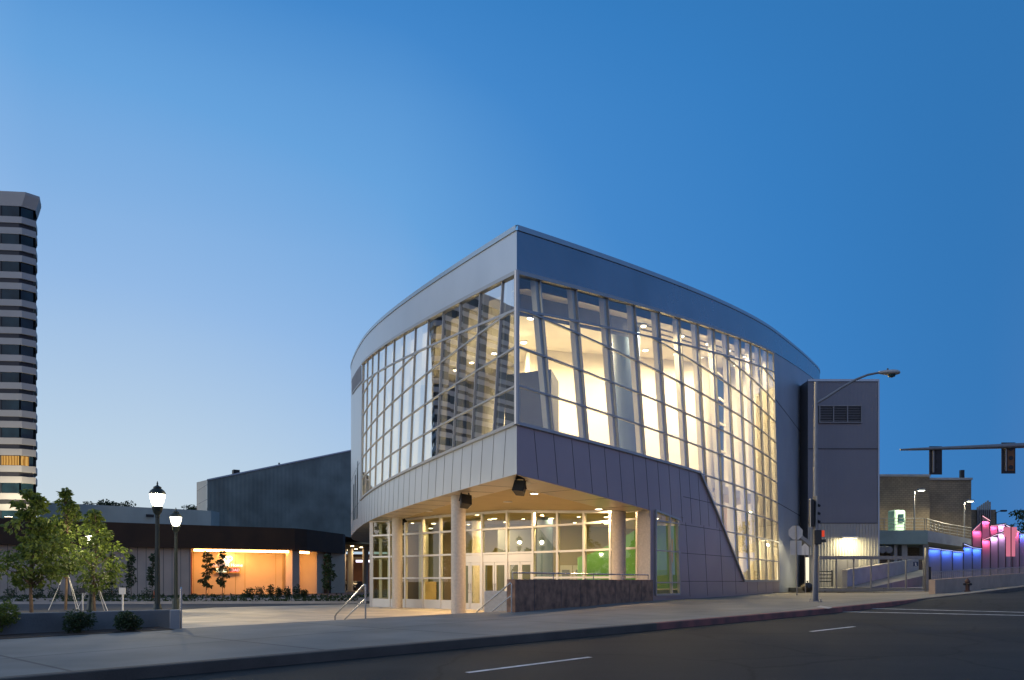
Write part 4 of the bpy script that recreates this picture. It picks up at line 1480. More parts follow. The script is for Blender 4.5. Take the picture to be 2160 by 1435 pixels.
def tree(label, base, H, crown, seed, m, lsize=0.16, nclump=26, per=95, trunk_r=0.06, lean=0.0, group=None, stakes=False):
    """crown: list of (height fraction, radius) giving the outline"""
    rr = random.Random(seed)
    t = thing('tree', label, 'tree', base, group)
    base = Vector(base)
    tp = base + Vector((lean, 0, H))
    tb = MB()
    pts = [base + Vector((lean * f + 0.05 * math.sin(f * 5 + seed), 0.04 * math.cos(f * 4 + seed), H * f)) for f in (0, .2, .4, .6, .8, .97)]
    tb.tube(pts, [trunk_r, trunk_r * .85, trunk_r * .7, trunk_r * .5, trunk_r * .3, trunk_r * .1], 8)
    cb = MB()
    zs_ = [c_[0] for c_ in crown]
    for i in range(nclump):
        f = zs_[0] + (zs_[-1] - zs_[0]) * ((i + rr.random()) / nclump)
        rad = lerp(crown, f)
        ang_ = rr.uniform(0, 2 * math.pi)
        d_ = rad * rr.uniform(0.2, 1.12)
        c_ = base + Vector((lean * f + math.cos(ang_) * d_, math.sin(ang_) * d_, H * f))
        s_ = max(0.14, rad * rr.uniform(0.22, 0.58))
        root = base + Vector((lean * f * .8, 0, H * max(0.25, f - 0.14)))
        tb.tube([root, root.lerp(c_, .5) + Vector((0, 0, 0.06)), c_], [trunk_r * .35, trunk_r * .22, trunk_r * .08], 5)
        leaves(cb, c_, (s_, s_, s_ * 0.75), int(per * (0.5 + s_ * 1.2)), lsize, rr)
    tb.build('trunk', M['bark'], t, smooth=True)
    cb.build('crown', m, t, fix=False)
    if stakes:
        sb = MB()
        for q in ((-0.7, -0.3), (0.75, -0.2), (0.1, 0.7)):
            sb.tube([base + Vector((q[0], q[1], 0)), base + Vector((0, 0, H * 0.34))], 0.014, 5)
        sb.build('stay', M['white'], t)
    return t


def shrub(label, base, r, h, seed, m, n=420, lsize=0.07, group=None):
    rr = random.Random(seed)
    t = thing('shrub', label, 'shrub', base, group)
    b = MB()
    base = Vector(base)
    for k_ in range(7):
        a_ = rr.uniform(0, 6.3); d_ = r * rr.uniform(0.0, 0.6)
        leaves(b, base + Vector((math.cos(a_) * d_, math.sin(a_) * d_, h * rr.uniform(0.35, 0.72))), (r * .55, r * .55, h * .36), n // 7, lsize, rr, drop=-0.3)
    b.build('foliage', m, t, fix=False)
    s_ = MB()
    for k_ in range(5):
        a_ = rr.uniform(0, 6.3)
        s_.tube([base, base + Vector((math.cos(a_) * r * .5, math.sin(a_) * r * .5, h * .6))], [0.012, 0.005], 4)
    s_.build('stem', M['bark'], t)
    return t


def gx_(x, Y): return (x - CX) / F * Y


tree('broad leafy young tree furthest left in front of the tower', (gx_(68, 28), 28, 0), 4.75, [(.28, .5), (.38, 1.05), (.5, 1.25), (.62, 1.08), (.72, .75), (.78, .4), (.9, .42), (1.0, .15)], 3, M['leaf'], 0.18, 52, 62, 0.07)
tree('leafy young tree on a pale staked trunk lit yellow green by the lamp', (gx_(140, 37.6), 37.6, 0), 6.0, [(.30, .7), (.40, 1.1), (.52, 1.15), (.64, .92), (.75, .75), (.85, .55), (.93, .25), (1.0, .1)], 5, M['leaf'], 0.18, 50, 62, 0.07, stakes=True)
tree('thinner young tree with wide low branches right of the lit one', (gx_(199, 34.6), 34.6, 0), 4.7, [(.22, .5), (.32, 1.2), (.5, 1.1), (.66, .9), (.78, .6), (1.0, .25)], 9, M['leaf'], 0.18, 38, 55, 0.07, lean=0.1, stakes=True)
SL = [(.30, .18), (.42, .36), (.6, .40), (.78, .32), (.92, .2), (1.0, .08)]
for k_, (x, yb_, yt_, Y, lab) in enumerate(((235, 1254, 1168, 62, 'slim dark sapling by the pale wall nearest the three leafy trees'), (277, 1262, 1170, 58, 'slim dark sapling against the pale wall left of the big lamp post'), (322, 1258, 1168, 61, 'slim sapling partly behind the big lamp post'),
                                            (436, 1268, 1163, 50, 'slim sapling in front of the left end of the orange niche'), (469, 1262, 1163, 54, 'slim sapling in front of the lit sign in the orange niche'), (691, 1268, 1168, 50, 'slim sapling at the right end of the low building'))):
    zt_ = px(x, yt_, Y).z
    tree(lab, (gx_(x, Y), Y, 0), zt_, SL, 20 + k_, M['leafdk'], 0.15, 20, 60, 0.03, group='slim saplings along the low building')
# dark round shrubs in front of the niche
for k_, (x, yb_, w) in enumerate(((524, 1262, 17), (548, 1262, 22), (571, 1262, 14), (589, 1260, 14), (606, 1260, 14), (626, 1260, 19), (643, 1258, 12))):
    Y = 60
    shrub(['round dark shrub furthest left of the row in front of the orange niche', 'widest dark shrub of the row in front of the niche', 'third dark shrub from the left before the niche', 'middle dark shrub of the row before the niche', 'dark shrub left of the wide one by the grey pillar', 'wide dark shrub in front of the grey pillar of the niche', 'smallest shrub at the right end of the row by the pillar'][k_],
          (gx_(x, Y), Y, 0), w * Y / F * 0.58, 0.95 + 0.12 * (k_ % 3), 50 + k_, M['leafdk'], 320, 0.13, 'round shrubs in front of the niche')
for k_, (x, y, r_, h_, lab) in enumerate(((165, 1336, 0.34, 0.46, 'dark spreading shrub in the planting bed left of the middle'), (272, 1332, 0.34, 0.44, 'dark spreading shrub in the planting bed nearest the pier'), (-4, 1342, 0.36, 0.66, 'pale green bushy shrub cut by the left edge of the photo'))):
    p = hit(x, y, zwalk)
    shrub(lab, (p.x, p.y, p.z), r_, h_, 70 + k_, M['leafdk'] if k_ < 2 else M['leaf'], 1500, 0.05, 'shrubs in the planting bed')
rr = random.Random(5)
for k_, x in enumerate((80, 118, 165, 215, 238, 262, 315, 22)):
    Y = 57 + (k_ % 3) * 3
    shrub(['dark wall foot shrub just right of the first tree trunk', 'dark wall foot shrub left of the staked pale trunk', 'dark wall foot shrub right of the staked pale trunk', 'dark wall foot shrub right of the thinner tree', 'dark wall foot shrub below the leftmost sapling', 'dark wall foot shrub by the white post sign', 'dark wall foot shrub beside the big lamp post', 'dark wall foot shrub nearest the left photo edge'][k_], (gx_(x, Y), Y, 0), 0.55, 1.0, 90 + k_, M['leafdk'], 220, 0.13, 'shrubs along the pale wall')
# low planting strips, kerbs of the parking lot
def bed(y0_, y1_, x0_, x1_, name='planting_strip'):
    tag(MB().quad((x0_, y0_, 0.03), (x1_, y0_ + 0.05 * (x1_ - x0_), 0.03), (x1_, y1_ + 0.05 * (x1_ - x0_), 0.03), (x0_, y1_, 0.03)).build(name, srf(name, (0.085, 0.08, 0.055), 0.95, 0, 0.35, 1.5, 0.5, 10)), kind='structure')


bed(47.5, 52.0, -44, -9.5)
bed(57.5, 62.5, -48, -11)
b = MB()
for y in (47.3, 52.1, 57.3, 62.7, 66.5):
    b.prism([(-52, y - 0.4), (-9.5, y + 1.75), (-9.5, y + 1.9), (-52, y - 0.25)], -0.02, 0.14)
tag(b.build('parking_kerb', M['concrete']), kind='structure')
b = MB()
for _ in range(420):
    y = rr.choice((48.6, 50.6, 58.6, 60.6, 61.6)) + rr.uniform(-.5, .5); x = rr.uniform(-42, -10.5)
    leaves(b, (x, y + 0.05 * (x + 44), 0.15), (0.28, 0.25, 0.16), 9, 0.2, rr, drop=-0.7)
tag(b.build('ground_cover', M['leafdk'], fix=False), kind='stuff')

# ------------------------------------------------------------------ lamp posts
def lamp_post(label, x, Y, Hg):
    """Hg: height of the globe centre"""
    X = gx_(x, Y)
    t = thing('lamp_post', label, 'street lamp', (X, Y, 0), 'old style lamp posts on the plaza')
    c = (X, Y, 0)
    MB().lathe(c, [(0.21, 0), (0.21, 0.12), (0.17, 0.2), (0.15, 0.55), (0.115, 0.62), (0.105, 0.7)], 16).build('base', M['post'], t, smooth=True)
    ft = MB()
    k = 24
    prof = [(0.085, 0.68), (0.06, Hg - 0.62), (0.072, Hg - 0.60), (0.072, Hg - 0.55), (0.055, Hg - 0.52)]
    vs, fs = [], []
    for (r_, z_) in prof:
        for j in range(k):
            w = 2 * math.pi * j / k
            q = r_ * (1.0 if j % 2 else 0.86)
            vs.append((X + q * math.cos(w), Y + q * math.sin(w), z_))
    for i in range(len(prof) - 1):
        for j in range(k): fs.append((i * k + j, i * k + (j + 1) % k, (i + 1) * k + (j + 1) % k, (i + 1) * k + j))
    ft.add(vs, fs).build('pole', M['post'], t)
    MB().lathe(c, [(0.06, Hg - 0.54), (0.12, Hg - 0.46), (0.15, Hg - 0.36), (0.165, Hg - 0.27), (0.13, Hg - 0.25)], 18).build('collar', M['post'], t, smooth=True)
    MB().lathe(c, [(0.13, Hg - 0.25), (0.19, Hg - 0.12), (0.225, Hg + 0.03), (0.235, Hg + 0.12)], 20).build('globe', M['globe'], t, smooth=True)
    MB().lathe(c, [(0.25, Hg + 0.12), (0.25, Hg + 0.15), (0.21, Hg + 0.23), (0.14, Hg + 0.29), (0.12, Hg + 0.30), (0.12, Hg + 0.35), (0.05, Hg + 0.39), (0.018, Hg + 0.42), (0.03, Hg + 0.45), (0.006, Hg + 0.54)], 20).build('cap', M['post'], t, smooth=True)
    d = bpy.data.lights.new('globe_light', 'POINT')
    d.energy, d.color, d.shadow_soft_size = 1300, (1.0, 0.84, 0.56), 0.10
    o = bpy.data.objects.new('globe_light', d)
    o.location = (X, Y, Hg)
    col.objects.link(o)
    return t


lamp_post('tall lit old style lamp post, its globe highest of the three', 332, 24.0, px(332, 1051, 24).z)
lamp_post('smaller lit lamp post just right of the tallest one', 371, 32.5, px(371, 1097, 32.5).z)
lamp_post('lit lamp half hidden in the tree leaves', 192, 36.0, px(192, 1137, 36).z)

# small signs on posts
def post_sign(label, x, y0, y1, yb, w, Y, m):
    p = px(x, yb, Y)
    t = thing('post_sign', label, 'sign', (p.x, Y, 0), 'small signs on white posts')
    MB().box((p.x, Y, (px(x, y1, Y).z) / 2), (0.05, 0.05, px(x, y1, Y).z)).build('post', M['white'], t)
    a, b_ = px(x, y0, Y).z, px(x, y1, Y).z
    MB().cbox((p.x, Y - 0.04, (a + b_) / 2), (w, 0.025, a - b_), 0, 0.006).build('plate', m, t)


post_sign('small white square sign on a white post behind the planter wall', 259, 1240, 1254, 1291, 0.27, 31, M['white'])
post_sign('small dark square sign on a white post under the leafy trees', 174.5, 1240, 1251, 1285, 0.28, 37, M['dark'])
p = px(325, 1264, 60)
t = thing('traffic_cone', 'small orange cone left of the big lamp post by the parking kerb', 'traffic cone', (p.x, 60, 0))
MB().lathe((p.x, 60, 0), [(0.15, 0.03), (0.12, 0.06), (0.03, 0.7)], 12).build('cone', srf('orange', (0.6, 0.12, 0.03), 0.5), t, smooth=True)
MB().box((p.x, 60, 0.015), (0.38, 0.38, 0.03)).build('foot', M['black'], t)
# ------------------------------------------------------------------ low building with the orange niche
FP = [(-400, 63.5), (-150, 67.2), (0, 70.1), (200, 74.3), (403, 78.7), (520, 81.3), (626, 83.8), (655, 86.0), (690, 90.0), (724, 94.0)]
def fpt(x, back=0.0):
    Y = lerp(FP, x)
    v = Vector((gx_(x, Y), Y, 0))
    if back:
        Y2 = lerp(FP, x + 2); w = Vector((gx_(x + 2, Y2), Y2, 0)); d_ = (w - v).normalized()
        v = v + Vector((-d_.y, d_.x, 0)) * back
    return v


LBd = thing('low_building', 'long low pale building with a dark brown fascia and an orange lit niche', 'building', fpt(403))
ZB, ZT = E + 3.44, E + 5.85
def walls(x0, x1, back, z0, z1, step=60, th=0.3):
    b = MB(); n = max(1, int((x1 - x0) / step))
    for i in range(n):
        A, B_ = fpt(x0 + (x1 - x0) * i / n, back), fpt(x0 + (x1 - x0) * (i + 1) / n, back)
        A2, B2 = fpt(x0 + (x1 - x0) * i / n, back + th), fpt(x0 + (x1 - x0) * (i + 1) / n, back + th)
        b.prism([A, B_, B2, A2], z0, z1)
    return b


walls(-400, 724, 0, ZB, ZT, 25, 1.2).build('fascia', M['brown'], LBd)
wl = walls(-400, 403, 0.7, -0.05, ZB).build('wall', M['stucco'], LBd)
b = MB()
for i in range(24):
    A = fpt(-20 + i * 18.3, 0.695)
    b.bar((A.x, A.y, 0), (A.x, A.y, ZB), 0.04, 0.012, (0.3, -1, 0))
b.build('wall_joint', M['joint'], wl)
walls(403, 680, 4.2, -0.05, ZB).build('niche_wall', M['niche'], LBd)
b = MB()
for x in (418, 451, 485, 508, 531, 597, 612):
    A = fpt(x, 4.195); b.bar((A.x, A.y, 0), (A.x, A.y, ZB), 0.05, 0.012, (0.3, -1, 0))
b.build('niche_joint', M['wood'], LBd)
A, B_, C_ = fpt(403, 0.7), fpt(403, 4.2), fpt(680, 4.2)
for (x, w0, mk) in ((633.5, 0.9, 'stucco'),):
    walls(626, 641, 0.6, -0.05, ZB, 8, 0.9).build('pillar', M[mk], LBd)
walls(680, 724, 0.7, -0.05, ZB, 22).build('wall', M['niche'], LBd)
b = MB(); A, B_ = fpt(680, 0.7), fpt(680, 4.4); b.prism([A, B_, B_ + Vector((-0.25, 0, 0)), A + Vector((-0.25, 0, 0))], -0.05, ZB); b.build('niche_side', M['niche'], LBd)
b = MB(); A, B_ = fpt(402, 0.75), fpt(402, 4.4); b.prism([A, B_, B_ + Vector((0.12, 0, 0)), A + Vector((0.12, 0, 0))], -0.05, ZB); b.build('niche_side', M['niche'], LBd)
walls(694, 704, 0.35, -0.05, ZB, 10, 0.3).build('dark_pillar', M['brown'], LBd)
walls(403, 682, 0.6, ZB + 0.02, ZB + 0.2, 20, 4.2).build('niche_ceiling', M['niche'], LBd)
A = fpt(411, 3.6); MB().box((A.x, A.y, (ZB - 0.3) / 2), (0.18, 0.18, ZB - 0.3)).build('downpipe', srf('dark red', (0.18, 0.03, 0.02), 0.6), LBd)
# roof deck and the grey upper wall behind
rl = [fpt(x, 1.1) for x in range(-400, 725, 100)] + [fpt(724, 1.1)]
MB().poly([(p.x, p.y, ZT - 0.2) for p in rl] + [(-20, 112, ZT - 0.2), (-70, 100, ZT - 0.2), (-88, 78, ZT - 0.2)]).build('roof', M['brown'], LBd)
G0, G1 = px(84, 1060, 88.5), px(445, 1077.5, 99.5)
zg = E + 9.25
gw = MB().prism([(G0.x, G0.y), (G1.x, G1.y), (G1.x + 0.5, G1.y + 8), (G0.x, G0.y + 8)], ZT - 0.3, zg).build('upper_wall', M['greywall'], LBd)
b = MB(); A = px(309, 1087, 93.9); b.box((A.x, A.y + 0.9, A.z), (0.9, 0.2, 0.35), R(30)); b.build('vent', M['dark'], gw)
# tubes under the fascia
for (x0, x1) in ((411, 450), (452, 612), (641, 666)):
    A, B_ = fpt(x0, 0.35), fpt(x1, 0.35)
    n = 6
    tb = MB()
    for i in range(n):
        P0, P1 = fpt(x0 + (x1 - x0) * i / n, 0.9), fpt(x0 + (x1 - x0) * (i + 1) / n, 0.9)
        tb.bar((P0.x, P0.y, ZB - 0.16), (P1.x, P1.y, ZB - 0.16), 0.22, 0.2, (0.3, -1, 0))
    tb.build('tube_lamp', M['sodium'], LBd)
    mid = (A + B_) / 2
    q = fpt((x0 + x1) / 2, 1.6)
    area('niche_light', (q.x, q.y, ZB - 0.3), 2.7 * (x1 - x0), (1.0, 0.42, 0.11), (B_ - A).length * 0.95, 0.3, (0.12, 0.45, -1))
# lit sign on the niche wall
sA = fpt(490, 4.0)
ts = thing('lit_sign', 'lit sign with a white round emblem and a red strip on the orange niche wall', 'sign', (sA.x, sA.y, 2.0))
d_ = (fpt(520, 4.0) - fpt(460, 4.0)).normalized(); rz_s = math.atan2(d_.y, d_.x)
n_s = Vector((d_.y, -d_.x, 0))
def sp(x, y, out=0.12):
    A = fpt(x, 4.0)
    return Vector((A.x, A.y, E + (YH - y) / F * A.y)) + n_s * out
def plate(x0, y0, x1, y1, out, m, name, th=0.1):
    q = [sp(x0, y1, out), sp(x1, y1, out), sp(x1, y0, out), sp(x0, y0, out)]
    return MB().extrude(q, -n_s * th).build(name, m, ts)
plate(459, 1197, 520, 1209, 0.30, M['wood'], 'sign_box', 0.26)
plate(494, 1198.5, 514, 1207.5, 0.315, emit('red panel', (0.85, 0.10, 0.05), 1.1), 'red_panel', 0.02)
plate(466, 1198.5, 488, 1207.5, 0.315, emit('pale panel', (1.0, 0.9, 0.55), 1.8), 'lit_panel', 0.02)
def text(s, x, y, size, m, name, out):
    cu = bpy.data.curves.new(name, 'FONT'); cu.body = s; cu.size = size; cu.extrude = 0.012; cu.align_x = 'CENTER'; cu.align_y = 'CENTER'
    o = bpy.data.objects.new(name, cu); col.objects.link(o)
    dg = bpy.context.evaluated_depsgraph_get(); dg.update()
    me = bpy.data.meshes.new_from_object(o.evaluated_get(dg)); bpy.data.objects.remove(o)
    me.name = name; me.materials.clear(); me.materials.append(m)
    o = bpy.data.objects.new(name, me); col.objects.link(o); o.parent = ts
    o.rotation_euler = (R(90), 0, rz_s); o.location = sp(x, y, out) - Vector(ts.location)
wl_ = emit('white letter', (1.0, 0.93, 0.78), 2.4)
text('Fine Home', 500, 1192.5, 0.50, wl_, 'lettering', 0.2)
text('ROAD', 504, 1203, 0.40, emit('pink letter', (1.0, 0.75, 0.7), 1.6), 'lettering', 0.33)
text('OPEN', 477, 1203, 0.38, emit('warm letter', (0.85, 0.62, 0.2), 1.0), 'lettering', 0.33)
b = MB()
for (cx_, cy_) in ((487.5, 1179.5), (495.5, 1178.5)):
    b.tube([sp(cx_ + 4.2 * math.cos(w * math.pi / 8), cy_ + 4.4 * math.sin(w * math.pi / 8), 0.2) for w in range(0, 17)], 0.075, 6)
b.tube([sp(484.5, 1181, 0.2), sp(486, 1187, 0.2), sp(491, 1188.5, 0.2), sp(494, 1184, 0.2)], 0.09, 6)
b.build('emblem', wl_, ts)
b = MB(); b.tube([sp(460 + i * 1.25, 1193 - 2.2 * math.sin(i * 1.25), 0.2) for i in range(18)], 0.04, 5); b.build('script', emit('pink script', (1.0, 0.6, 0.55), 1.5), ts)

# ------------------------------------------------------------------ slate clad hall behind
H0, H1 = px(437, 1012.5, 101), px(741, 950, 114)
HL = thing('clad_hall', 'dark slate blue metal hall with a rising roof line behind the low building', 'building', (H0.x, H0.y, 0))
zb_h = E + 5.4
H1x = H0.lerp(H1, 1.25)
def hb(p, dz=0): return Vector((p.x, p.y, zb_h + dz))
MB().add([hb(H0), hb(H1x), H1x, H0, hb(H0) + Vector((-2, 24, 0)), hb(H1x) + Vector((-2, 24, 0)), H1x + Vector((-2, 24, 0)), H0 + Vector((-2, 24, 0))],
         ((0, 1, 2, 3), (4, 7, 6, 5), (0, 4, 5, 1), (3, 2, 6, 7), (1, 5, 6, 2))).build('wall', M['darkwall'], HL)
dn = (H1x - H0).normalized(); dn2 = Vector((dn.y, -dn.x, 0))
MB().bar(H0 + dn2 * 0.03, H1x + dn2 * 0.03, 0.18, 0.3, dn2).build('coping', M['coping'], HL)
S0 = px(416, 1017.5, 108)
e = MB().quad(Vector((S0.x, S0.y, zb_h)), hb(H0) + Vector((-0.02, 0, 0)), H0 + Vector((-0.02, 0, 0)), S0).build('end_wall', M['cream'], HL)
b = MB()
for f in (0.0, .22, .45, .68, .92):
    z = zb_h + f * (H0.z - zb_h); b.bar((S0.x, S0.y - 0.02, z), (H0.x, H0.y - 0.02, z), 0.08, 0.03, (-0.5, -1, 0))
b.bar((S0.x, S0.y - 0.02, zb_h), (S0.x, S0.y - 0.02, S0.z), 0.14, 0.04, (-.5, -1, 0))
b.build('end_joint', M['galv'], e)
A = H0.lerp(H1, 0.16); MB().cbox((A.x, A.y + 1.2, A.z + 0.35), (0.85, 0.85, 0.9), R(35), 0.03).build('roof_unit', M['dark'], HL)
A = H0.lerp(H1, 0.46); MB().tube([(A.x, A.y + 0.6, A.z), (A.x, A.y + 0.6, A.z + 0.45)], 0.12, 8).build('roof_pipe', M['dark'], HL)
# underpass behind the drum: columns, rear wall, lamps, a car, a person
UP = thing('underpass', 'brown walled underpass with round columns between the low building and the drum', 'underpass', (-24, 118, 0))
MB().box((-24, 131, 3.0), (24, 0.4, 6.2)).build('rear_wall', srf('underpass wall', (0.17, 0.075, 0.04), 0.8), UP)
MB().box((-22, 116, zb_h - 0.2), (20, 27, 0.3)).build('ceiling', M['ceiling'], UP)
MB().box((-24, 130.6, zb_h - 1.5), (16, 0.3, 0.6)).build('beam', M['ceiling'], UP)
for x, Y in ((739, 112), (771, 108), (724, 118)):
    MB().lathe((gx_(x, Y), Y, 0), [(0.42, 0), (0.42, zb_h - 0.3)], 18).build('column', M['column'], UP, smooth=True)
for x, Y in ((743, 108), (762, 112), (751, 118), (735, 122), (768, 124)):
    X = gx_(x, Y)
    MB().lathe((X, Y, zb_h - 0.42), [(0.22, 0.06), (0.2, 0)], 12).build('lamp', M['warmlamp'], UP)
    area('underpass_light', (X, Y, zb_h - 0.5), 150, (1.0, 0.68, 0.36), 0.4)
MB().box((gx_(766, 128), 128, zb_h - 2.0), (2.4, 0.1, 0.35)).build('strip_lamp', emit('violet lamp', (0.9, 0.8, 1.0), 3), UP)
X, Y = gx_(749, 121), 121
car = thing('parked_car', 'small dark parked car under the passage', 'car', (X, Y, 0))
prof = [(-2.1, .35), (-2.1, .75), (-1.5, .92), (-0.9, 1.42), (0.7, 1.45), (1.4, .98), (2.05, .82), (2.1, .35)]
MB().extrude([(X + 0.25 * a - 0.8, Y + a * 0.95, z) for a, z in prof], (1.65, -0.35, 0)).build('body', M['dark'], car, bevel=0.06)
for a in (-1.35, 1.3):
    for sd in (0, 1.5):
        c_ = (X + 0.25 * a - 0.75 + sd, Y + a * 0.95 - 0.2 * sd, 0.32)
        MB().tube([(c_[0] - 0.1, c_[1], c_[2]), (c_[0] + 0.1, c_[1], c_[2])], 0.32, 14).build('wheel', M['black'], car)
MB().box((X, Y - 2.25, 0.62), (1.1, 0.06, 0.18)).build('headlight', srf('headlight', (0.8, 0.8, 0.8), 0.2), car)
MB().extrude([(X - 0.95, Y - 1.55, 0.97), (X + 0.7, Y - 1.75, 0.97), (X + 0.55, Y - 0.98, 1.4), (X - 0.8, Y - 0.85, 1.4)], (0, -0.02, 0.015)).build('windscreen', M['tglass'], car)


def person(label, X, Y, H, top, bottom):
    t = thing('person', label, 'person', (X, Y, 0))
    k_ = H / 1.75
    J = [(0, 0, .95), (0, 0, 1.15), (0, 0, 1.42), (0, 0, 1.52), (0, -.01, 1.60), (0, -.01, 1.70), (.10, 0, .9), (.11, -.02, .5), (.12, .02, .08), (.12, -.12, .04), (-.10, 0, .9), (-.13, .04, .5), (-.15, .1, .08), (-.15, -.03, .04),
         (.19, 0, 1.40), (.26, .02, 1.12), (.25, -.08, .88), (-.19, 0, 1.40), (-.26, .02, 1.12), (-.25, -.08, .88)]
    ED = [(0, 1), (1, 2), (2, 3), (3, 4), (4, 5), (0, 6), (6, 7), (7, 8), (8, 9), (0, 10), (10, 11), (11, 12), (12, 13), (2, 14), (14, 15), (15, 16), (2, 17), (17, 18), (18, 19)]
    RR = [.14, .14, .15, .055, .095, .085, .095, .065, .045, .04, .095, .065, .045, .04, .06, .045, .035, .06, .045, .035]
    me = bpy.data.meshes.new('body'); me.from_pydata([(a * k_, b_ * k_, c_ * k_) for a, b_, c_ in J], ED, [])
    o = bpy.data.objects.new('body', me); col.objects.link(o); o.parent = t
    o.modifiers.new('skin', 'SKIN'); o.modifiers.new('sub', 'SUBSURF').levels = 1
    if not me.skin_vertices: bpy.context.view_layer.update()
    for v, r_ in zip(me.skin_vertices[0].data, RR): v.radius = (r_ * k_, r_ * k_)
    me.skin_vertices[0].data[0].use_root = True
    me.materials.append(bottom)
    MB().lathe((X, Y, 0.98 * k_), [(.17 * k_, 0), (.18 * k_, .2 * k_), (.2 * k_, .42 * k_), (.08 * k_, .5 * k_)], 14).build('jacket', top, t, smooth=True)
    return t


person('distant person in a pale top and dark trousers standing under the passage', gx_(729.5, 112), 112, 1.75, srf('pale cloth', (0.4, 0.38, 0.36), 0.9), srf('dark cloth', (0.03, 0.03, 0.04), 0.9))

# ------------------------------------------------------------------ hotel tower
TY = 76.0
def tx(x): return gx_(x, TY)
TB0 = px(77, 1090, TY)
TW_ = thing('hotel_tower', 'tall tower with pale bands and dark window strips at the left edge', 'tower', (tx(20), TY + 6, 0))
# plan, seen from above, going round: main face, chamfer, side
edge_x = (77 - CX) / F * 78.6
plan_t = [(-96.0, 71.5), (tx(44), TY), (tx(62), TY + 0.9), (edge_x, 78.6), (edge_x - 1.6, 80.6), (edge_x - 9.0, 88.0), (-97, 84.0)]
def tplan(o):
    """plan grown outwards by o"""
    cx_, cy_ = -72.0, 79.0
    out = []
    for x, y in plan_t:
        v = Vector((x - cx_, y - cy_)); out.append((x + v.normalized().x * o, y + v.normalized().y * o * 1.2))
    return out
zt_t = E + (YH - 452) / F * 77.5
FH = 58.3 / F * TY
MB().prism(tplan(-0.25), 0, zt_t).build('wall', M['band'], TW_)
zf = E + (YH - 436) / F * TY                          # head of the top window strip
for k_ in range(13):
    zz0 = zf - k_ * FH
    if zz0 < 6: break
    w = MB().prism(tplan(-0.12), zz0 - 0.37 * FH, zz0).build('window', M['tglass'], TW_)
    fb = MB()
    tp_ = tplan(-0.10)
    for (A, B_, n_) in ((tp_[0], tp_[1], 26), (tp_[1], tp_[2], 1), (tp_[2], tp_[3], 1)):
        for i in range(n_ + 1):
            f = i / n_
            fb.box((A[0] + (B_[0] - A[0]) * f, A[1] + (B_[1] - A[1]) * f, zz0 - 0.185 * FH), (0.10, 0.10, 0.37 * FH - 0.01))
    fb.build('mullion', M['tdark'], w)
    # pale spandrels, dark recess between
    for (c0, c1) in ((0.37, 0.60), (0.765, 1.0)):
        MB().prism(tplan(0.10), zz0 - c1 * FH + 0.002, zz0 - c0 * FH - 0.002).build('spandrel', M['band'], TW_)
    MB().prism(tplan(-0.2), zz0 - 0.765 * FH, zz0 - 0.60 * FH).build('recess', M['tdark'], TW_)
zz0 = zf - 9 * FH
tp_ = tplan(-0.09)
lw = MB(); A, B_ = Vector((*tp_[0], 0)), Vector((*tp_[1], 0)); C_ = Vector((*tp_[2], 0))
A = A.lerp(B_, 0.78)
lw.quad((A.x, A.y, zz0 - .36 * FH), (B_.x, B_.y, zz0 - .36 * FH), (B_.x, B_.y, zz0 - .02 * FH), (A.x, A.y, zz0 - .02 * FH))
D_ = B_.lerp(C_, 0.62)
lw.quad((B_.x, B_.y, zz0 - .36 * FH), (D_.x, D_.y, zz0 - .36 * FH), (D_.x, D_.y, zz0 - .02 * FH), (B_.x, B_.y, zz0 - .02 * FH))
mt, tt_ = newmat('lit curtain')
wv = tt_.nodes.new('ShaderNodeTexWave'); wv.inputs['Scale'].default_value = 1.2; wv.inputs['Distortion'].default_value = 2
rp2 = tt_.nodes.new('ShaderNodeValToRGB'); rp2.color_ramp.elements[0].color = (0.35, 0.16, 0.03, 1); rp2.color_ramp.elements[1].color = (0.75, 0.42, 0.12, 1)
em = tt_.nodes.new('ShaderNodeEmission'); em.inputs[1].default_value = 0.9
tcx = tt_.nodes.new('ShaderNodeTexCoord')
tt_.links.new(tcx.outputs['Object'], wv.inputs['Vector']); tt_.links.new(wv.outputs[0], rp2.inputs[0]); tt_.links.new(rp2.outputs[0], em.inputs[0])
tt_.links.new(em.outputs[0], tt_.nodes.new('ShaderNodeOutputMaterial').inputs[0])
lw.build('lit_window', mt, TW_)
b = MB()
g0, g1 = tplan(0.05), tplan(0.5)
n = len(g0)
b.add([(x, y, zf + 0.02) for x, y in g0] + [(x, y, zf + 1.15) for x, y in g1] + [(x, y, zf + 1.42) for x, y in g1],
      [(i, (i + 1) % n, n + (i + 1) % n, n + i) for i in range(n)] + [(n + i, n + (i + 1) % n, 2 * n + (i + 1) % n, 2 * n + i) for i in range(n)] + [tuple(range(2 * n, 3 * n))])
b.build('cornice', M['band'], TW_)

for fx, pw_ in ((58, 420), (20, 300)):
    q = Vector((tx(fx) + 0.6, TY - 3.8, ZT + 0.1))
    fl = MB().cbox((q.x, q.y, q.z), (0.7, 0.4, 0.35), 0, 0.05).build('flood_lamp', M['dark'], TW_)
    MB().box((q.x, q.y + 0.05, q.z + 0.19), (0.55, 0.28, 0.02)).build('lamp', M['warmlamp'], fl)
    area('flood_light', (q.x, q.y + 0.08, q.z + 0.26), pw_, (1.0, 0.84, 0.58), 0.6, None, (0.0, 0.42, 1))

